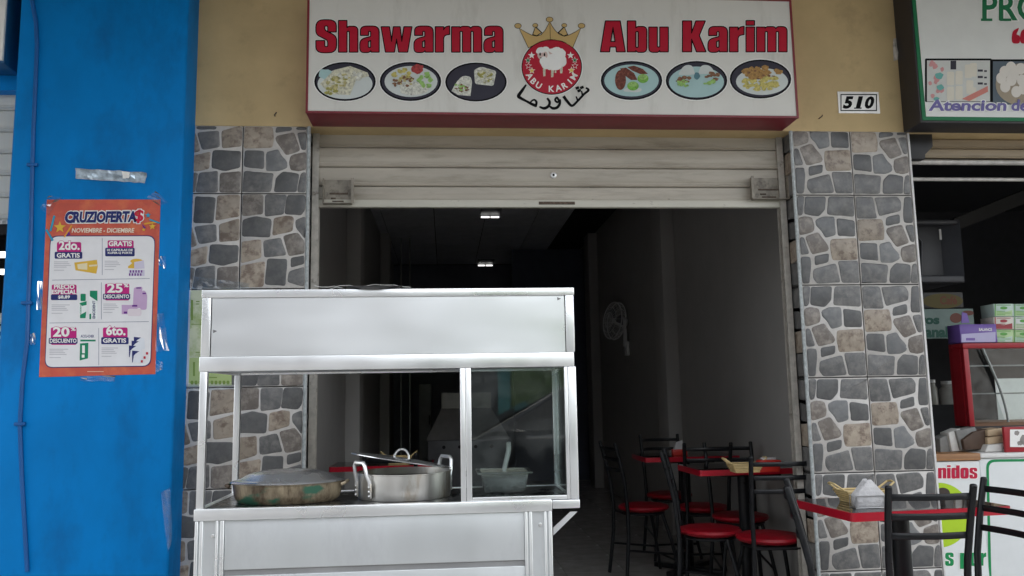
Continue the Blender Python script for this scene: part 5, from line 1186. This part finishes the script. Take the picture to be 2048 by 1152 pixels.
# shelf with jars behind the case
gs_ = thing('glass_shelf', 'glass shelving with jars left of the red display case', 'shelf', (2.6, .8, 0))
for py in (728, 810):
    z = zat(1890, py, .75); MB().box(2.345, .75, z-.006, 2.75, 1.0, z).build('shelf_board', M('shelf_edge', (.30, .31, .32), .3, metal=.3) if py == 728 else bpy.data.materials['shelf_edge'], gs_)
for x in (2.36, 2.73): MB().box(x, .97, .0, x+.02, .99, 1.6).build('upright', mt['blacksteel'], gs_)
zj = zat(1890, 810, .75)
for px, hgt, col in ((1866, .13, (.30, .28, .24)), (1898, .12, (.38, .36, .33))):
    x = xat(px, 800, .85); j = thing('jar', ('slim' if px == 1866 else 'squat')+' jar on the lower glass shelf of the right shop', 'jar', (x, .85, zj)); r_ = .028 if px == 1866 else .05
    MB().lathe([(0, .001), (r_, .001), (r_, hgt*.75), (r_*.7, hgt*.88), (r_*.7, hgt), (0, hgt)], (x, .85, zj), 18).build('jar_body', M('jar_glass', col, .2), j, smooth=True)
    MB().lathe([(0, hgt), (r_*.75, hgt), (r_*.75, hgt+.018), (0, hgt+.019)], (x, .85, zj), 18).build('lid', mt['whitetrim'], j, smooth=True)
# counter fronts
YCf = .10
zct = zat(1920, 907, YCf); zcb = zat(1920, 921, YCf)
cn = thing('wooden_counter', 'counter with a wooden top and a white printed front reading enidos', 'counter', (2.55, .3, 0))
xe = xat(1966.5, 1000, YCf)
MB().box(xr0, YCf-.012, zcb, xe-.002, .66, zct).build('counter_top', M('wood_top', (.30, .15, .065), .45, var=.25, scale=9, stretch=(.3, 2, 6)), cn, bevel=.003)
MB().box(xr0, YCf, .003, xe-.004, .60, zcb-.004).build('counter_front', M('front_white', (.74, .76, .76), .4, var=.03), cn)
K1, K2, K3 = YCf-.0012, YCf-.002, YCf-.0028
def k4(pts): return [(1850+x/4.24, 880+y/4.24) for x, y in pts]
flat('lime_disc', [k4(ell(118, 638, 268, 275, 48))], K1, flatmat('lime_print', (.42, .62, .03)), cn)
flat('print_shape', [k4(ell(150, 452, 62, 48))], K2, flatmat('print_dark_fruit', (.06, .045, .04)), cn)
rd2, gr2 = flatmat('print_crimson', (.50, .01, .05)), flatmat('print_leaf_green', (.01, .25, .08))
def hv(s, x0, x1, yb, yt, mat, slope=0.):
    q = heavy(s, 1850+x0/4.24, 1850+x1/4.24, 880+yb/4.24, 880+yt/4.24, .05, slope)
    flat('lettering_halo', outline_strokes([[s_[0]] for s_ in q], 2.6), K2, mt['white'], cn, .000003); flat('lettering', q, K3, mat, cn)
hv('enidos', 34, 444, 326, 215, rd2); hv('as por', 88, 520, 1066, 930, gr2)
fz = thing('white_freezer', 'white chest freezer with a green outlined front beside the wooden counter', 'freezer', (3.1, .4, 0))
zf1 = zat(2010, 905, YCf)
MB().box(xe, YCf+.004, .02, xe+1.1, .65, zf1-.026).build('freezer_body', bpy.data.materials['front_white'], fz, bevel=.006)
MB().box(xe-.001, YCf-.012, zf1-.025, xe+1.1, .66, zf1).build('freezer_lid', mt['whitetrim'], fz, bevel=.008)
gl = rp([(1978, 1180), (1972, 919, 18), (2130, 917, 18), (2130, 1180)], 8); gl2 = rp([(1983.5, 1180), (1977.5, 924, 14), (2125, 922, 14), (2125, 1180)], 8)
flat('green_line', [[gl, gl2[::-1]]] if False else [gl+gl2[::-1]], YCf+.003, gr2, fz)
# display case
Yd = .30
rdm = M('red_case_paint', (.33, .012, .02), .38, var=.1)
cx0 = xat(1932, 760, Yd); cz0, cz1 = zat(1950, 853, Yd), zat(1960, 686, Yd); cx1 = cx0+.9
drk0 = M('dark_plinth', (.03, .028, .028), .6)
dc = thing('display_case', 'red framed display case with a curved glass front on the right shop counter', 'display case', (cx0+.4, .35, cz0))
w_ = .028
for y in (Yd, .40): 
    for x in (cx0, cx1-w_): MB().box(x, y, cz0, x+w_, y+w_, cz1-w_).build('frame_post', rdm, dc, bevel=.003)
for y in (Yd, .40): MB().box(cx0, y, cz1-w_+.0005, cx1, y+w_, cz1).build('frame_rail', rdm, dc, bevel=.003)
for x in (cx0, cx1-w_): MB().box(x, Yd+w_+.0005, cz1-w_+.0005, x+w_, .3995, cz1).build('frame_rail', rdm, dc, bevel=.003)
MB().box(cx0-.002, Yd+w_+.001, cz0+.001, cx0+.010, .3995, cz1-w_).build('side_panel', rdm, dc)
MB().box(cx0+w_, Yd+.03, cz0, cx1-w_, .40, cz0+.03).build('case_floor', M('case_floor', (.20, .10, .05), .5), dc)
for f in (.38, .72):
    MB().box(cx0+w_, Yd+.05, cz0+(cz1-cz0)*f, cx1-w_, .395, cz0+(cz1-cz0)*f+.006).build('glass_shelf', bpy.data.materials['shelf_edge'], dc)
cvz = [cz0+.02+(cz1-cz0-.05)*k/10 for k in range(11)]
gx = xat(2014, 847, Yd); gtop = xat(1962, 692, Yd)
cpt = [(gx-(gx-gtop)*(1-math.cos(math.pi/2*k/10))**.9 if k else gx, Yd-.01+.0*k, cvz[k]) for k in range(11)]
MB().tube(cpt, .006, 8).build('curved_glass_edge', M('glass_edge', (.20, .22, .21), .2), dc, smooth=True)
pane = [(p[0], Yd+.002, p[2]) for p in cpt]; vs = pane+[(cx1-w_, Yd+.002, p[2]) for p in cpt]
MB().add(vs, [(i, i+1, 12+i, 11+i) for i in range(10)]).build('front_glass', mt['caseglass'], dc)
MB().add([(cx0+w_, Yd+.012, cz0+.02), (gx, Yd+.012, cz0+.02), (gtop, Yd+.012, cz1-w_), (cx0+w_, Yd+.012, cz1-w_)], [(0, 1, 2, 3)]).build('front_glass', mt['caseglass'], dc)
A, Bq = at(2003, 848, Yd+.03), at(2070, 756, Yd+.03)
MB().box(A.x, Yd+.05, A.z, Bq.x+.2, Yd+.053, Bq.z).build('white_paper', mt['white'], dc)
MB().box(cx0+.02, Yd+.02, zct+.0005, cx1, .42, cz0-.0005).build('plinth', drk0, dc)
# framed picture box before the case
A, Bq = at(2012, 902, YCf-.005), at(2100, 852, YCf-.005)
pb = thing('framed_picture', 'red framed picture leaning at the foot of the display case', 'picture', ((A.x+Bq.x)/2, YCf+.01, zf1))
MB().box(A.x, YCf-.004, zf1+.001, Bq.x, YCf+.012, Bq.z).build('frame', rdm, pb, bevel=.003)
flat('print', [rect(2020, 859, 2092, 894)], YCf-.0055, mt['white'], pb)
rg = random.Random(3); flat('print_shape', [blob(2034, 866, 5, 5, rg), blob(2046, 880, 6, 9, rg), blob(2040, 886, 6, 5, rg)], YCf-.0062, flatmat('print_grey', (.3, .28, .26)), pb)
# cartons on the case
def carton(quad, Y, dep, cols, label, group=None, words=None, wcol=None):
    a, b = at(quad[0], quad[3], Y), at(quad[2], quad[1], Y)
    o = MB().box(a.x, Y, a.z, b.x, Y+dep, b.z).build('carton', cols[0], None, bevel=.0015, seg=1); tag(o, label, 'carton', group)
    q = quad; h_ = q[3]-q[1]; w2 = q[2]-q[0]
    if len(cols) > 1: flat('printed_band', [[(q[0]+w2*.04, q[1]+h_*.55), (q[0]+w2*.5, q[1]+h_*.66), (q[0]+w2*.96, q[1]+h_*.5), (q[0]+w2*.96, q[1]+h_*.95), (q[0]+w2*.04, q[1]+h_*.95)]], Y-.001, cols[1], o)
    if len(cols) > 2: flat('printed_mark', [ell(q[0]+w2*.5, q[1]+h_*.33, w2*.2, h_*.12)], Y-.0016, cols[2], o)
    if len(cols) > 2: flat('small_print', [rect(q[0]+w2*.12, q[1]+h_*f_, q[0]+w2*(.88-.3*(i_ % 2)), q[1]+h_*(f_+.05)) for i_, f_ in enumerate((.08, .56, .70, .84))]+[rect(q[0]+w2*.02, q[1]+h_*.03, q[0]+w2*.07, q[1]+h_*.97)], Y-.0022, cols[2], o)
    if words: text('lettering', words[0], words[1], Y-.002, wcol, o, .02)
    return o
ca = {k: M('carton_'+k, c, .45, var=.05) for k, c in dict(green=(.42, .58, .30), mint=(.50, .62, .56), redw=(.66, .62, .55), red=(.32, .03, .04), purple=(.16, .09, .36), lav=(.45, .42, .62), white=(.70, .72, .70), grn=(.10, .34, .06)).items()}
zs_ = [(659.5, 685), (633.5, 659), (607.5, 633)]
for c_, (x0, x1) in enumerate(((1989, 2026), (2028, 2066))):
    for r_ in range(3):
        y0, y1 = zs_[r_]; kind = [('green', 'mint', 'grn'), ('redw', 'red', 'red') if c_ == 0 else ('white', 'redw', 'grn'), ('mint', 'green', 'grn')][r_]
        yb_ = y1 - (x0-1989)*.012
        carton((x0, y0, x1, y1), Yd+.02, .11, [ca[kind[0]], ca[kind[1]], ca[kind[2]]], ('left' if c_ == 0 else 'right')+' stack of tea cartons on the red case, '+['bottom', 'middle', 'top'][r_]+' carton', 'tea cartons stacked on the red case')
pc_ = carton((1922, 648, 1992, 685.5), Yd+.012, .11, [ca['purple']], 'purple and lavender carton reading balance on the red display case', None, ('BALANCE', (1958, 656, 1984, 662)), mt['white'])
flat('printed_band', [[(1923, 668), (1991, 664), (1991, 684), (1923, 684.5)]], Yd+.011, ca['lav'], pc_)
flat('printed_mark', [rect(1932, 676, 1950, 681)], Yd+.0104, ca['purple'], pc_)
A = at(1921, 646, Yd+.06)
pf = MB().prism([(A.x+.0, A.z), (A.x+.045, A.z-.0), (A.x+.035, A.z+.05), (A.x+.008, A.z+.058)], 'y', Yd+.05, Yd+.054).build('carton_flap', ca['purple']); pf.parent = pc_
# paper bundles on the wooden counter
pgm, pbm, pwm = M('paper_grey', (.22, .22, .21), .7, var=.2, scale=20), M('kraft_board', (.48, .36, .23), .7, var=.12, scale=20), M('paper_white', (.62, .61, .58), .7, var=.1, scale=20)
def slab(quad, Y, dep, mat, nm, label, group, rz=0.):
    v = [at(x, y, Y) for x, y in quad]; m = MB().prism([(p.x, p.z) for p in v], 'y', Y, Y+dep); o = m.build(nm, mat, None, bevel=.003); tag(o, label, nm.replace('_', ' '), group); return o
gr_ = 'paper goods on the wooden counter'
slab([(1881, 905), (1880, 877), (1902, 866), (1910, 904)], .22, .075, pgm, 'paper_bundle', 'leftmost grey paper bundle on the wooden counter', gr_)
slab([(1904, 903), (1897, 866), (1920, 857), (1930, 902)], .205, .075, bpy.data.materials['paper_white'], 'paper_bundle', 'whitish paper bundle between two grey ones on the wooden counter', gr_)
slab([(1922, 901), (1912, 862), (1950, 854), (1962, 876), (1948, 901)], .19, .07, pgm, 'paper_bundle', 'tilted grey paper bundle next to the brown carton on the wooden counter', gr_)
slab([(1930, 900), (1926, 880), (1948, 864), (1974, 858), (1975, 898)], .17, .08, M('brown_carton', (.085, .05, .032), .6, var=.2), 'brown_carton', 'dark brown carton on the wooden counter', gr_)
for k, (y0, y1) in enumerate(((859, 873), (874, 889))): slab([(1976, y1), (1975, y0+1), (2004, y0-3), (2008, y1-4)], .15, .09, pbm, 'kraft_carton', ('upper' if k == 0 else 'lower')+' kraft carton stacked beside the brown carton', gr_)
slab([(1970, 904), (1976, 890), (2008, 887), (2006, 903)], .13, .09, bpy.data.materials['paper_white'], 'plastic_bag', 'white plastic bag under the kraft cartons', gr_)

# ------------------------------------------------------------------ across the street (mirrored in the cart's glass and steel)
ob = thing('opposite_building', 'pale building with green shop front across the street, mirrored in the cart glass', 'building', (0, -14, 0))
MB().box(-20, -16, -.1, 20, -14, 4.7).build('wall', M('pale_plaster', (.27, .26, .245), .8, var=.1, scale=1), ob)
gsf = M('green_shopfront', (.075, .125, .055), .5, var=.2, scale=2); drk = M('shop_dark', (.03, .035, .04), .4)
MB().box(1.2, -13.995, .0, 5.6, -13.95, 3.0).build('shop_front', gsf, ob); MB().box(-1.4, -13.995, 0, .95, -13.95, 2.7).build('shop_front', drk, ob)
MB().box(.96, -13.996, 0, 1.19, -13.93, 3.0).build('pillar', M('teal_pillar', (.05, .16, .17), .5), ob)
MB().box(-1.95, -13.995, 0, -1.5, -13.95, 2.8).build('shop_front', drk, ob); MB().box(6.5, -13.995, 0, 11, -13.95, 2.8).build('shop_front', drk, ob)
for i in range(3, 7):
    f_ = MB().box(-10.2+3.2*i, -13.99, 3.3, -8.8+3.2*i, -13.96, 4.3).build('window', M('far_window', (.06, .07, .08), .2) if i == 3 else bpy.data.materials['far_window'], ob)
    MB().box(-10.3+3.2*i, -13.995, 3.2, -8.7+3.2*i, -13.9, 3.29).build('sill', mt['whitetrim'], f_)
carp = M('dark_car_paint', (.015, .017, .022), .25, var=.1, coat=.8); cgl = M('car_window_glass', (.02, .025, .028), .06)
CXo, CYo = 1.25, -8.0
tb = thing('added_dark_building', 'unseen grey building added across the street to darken the left of the cart steel', 'building', (-8, -13.9, 0))  # added out of view so the left of the cart steel mirrors something dark
MB().box(-20.5, -15.9, -.1, -2.0, -13.85, 9.6).build('wall', M('grey_plaster', (.09, .095, .105), .8, var=.15, scale=1), tb)
for i in range(5):
    for j in range(2):
        w_o = MB().box(-17+3*i, -13.845, 3.4+2.6*j, -15.6+3*i, -13.82, 5+2.6*j).build('window', bpy.data.materials['far_window'], tb)
        MB().box(-17.1+3*i, -13.848, 3.3+2.6*j, -15.5+3*i, -13.75, 3.39+2.6*j).build('sill', mt['whitetrim'], w_o)
car = thing('parked_car', 'dark saloon car parked in the street, mirrored in the cart glass', 'car', (CXo, CYo, -.15))
prof = [(-2.1, .32), (-2.12, .55), (-1.98, .72), (-1.0, .86), (-.85, .92), (1.35, .95), (1.95, .92), (2.12, .78), (2.15, .5), (2.08, .3)]
MB().prism([(CXo+x, z-.15) for x, z in prof], 'y', CYo-.85, CYo+.85).build('body', carp, car, bevel=.06, seg=3)
z0, z1 = .78, 1.27
MB().hexa([(CXo-.92, CYo-.78, z0-.02), (CXo+1.55, CYo-.78, z0-.02), (CXo+1.55, CYo+.78, z0-.02), (CXo-.92, CYo+.78, z0-.02), (CXo-.02, CYo-.58, z1), (CXo+.95, CYo-.58, z1), (CXo+.95, CYo+.58, z1), (CXo-.02, CYo+.58, z1)]).build('cabin', carp, car, bevel=.09, seg=3)
def side_w(x0, x1, x2, x3, nm):
    def S_(x, t): return (CXo+x, CYo+.78-.20*t+.006, z0+(z1-z0)*t)
    vs = [S_(x0, .08), S_(x1, .08), S_(x2, .86), S_(x3, .86)]; MB().add(vs+[(x, y-.004, z) for x, y, z in vs], [(0, 1, 2, 3), (7, 6, 5, 4), (0, 4, 5, 1), (1, 5, 6, 2), (2, 6, 7, 3), (3, 7, 4, 0)]).build(nm, cgl, car)
side_w(-.72, .28, .28, -.02, 'window'); side_w(.34, 1.30, .95, .34, 'window')
MB().add([(CXo-.90, CYo-.66, z0+.03), (CXo-.90, CYo+.66, z0+.03), (CXo-.07, CYo+.52, z1-.03), (CXo-.07, CYo-.52, z1-.03)], [(0, 1, 2, 3)]).build('windscreen', cgl, car)
for x in (-1.35, 1.3):
    for s in (-1, 1):
        wl = MB().lathe([(.18, -.10), (.29, -.10), (.31, -.06), (.31, .06), (.29, .10), (.18, .10)], (CXo+x, CYo+s*.78, .16), 28, mat=Matrix.Rotation(R(90), 3, 'X')).build('wheel', rub, car, smooth=True)
        MB().lathe([(0, -.07), (.18, -.085), (.18, .085), (0, .07)], (CXo+x, CYo+s*.78, .16), 20, mat=Matrix.Rotation(R(90), 3, 'X')).build('rim', mt['riv'], wl, smooth=True)
for s in (-1, 1): MB().box(CXo-2.11, CYo+s*.6-.14, .43, CXo-1.99, CYo+s*.6+.14, .53).build('headlight', mt['riv'], car, bevel=.02)
MB().tube([(CXo-.98, CYo+.84, .74), (CXo-.02, CYo+.60, 1.245), (CXo+.95, CYo+.60, 1.245)], .008, 6).build('window_trim', M('dull_trim', (.12, .12, .12), .4, metal=.5), car, smooth=True)
MB().box(CXo-.62, CYo+.85, .72, CXo-.45, CYo+1.02, .84).build('mirror', carp, car, bevel=.02)
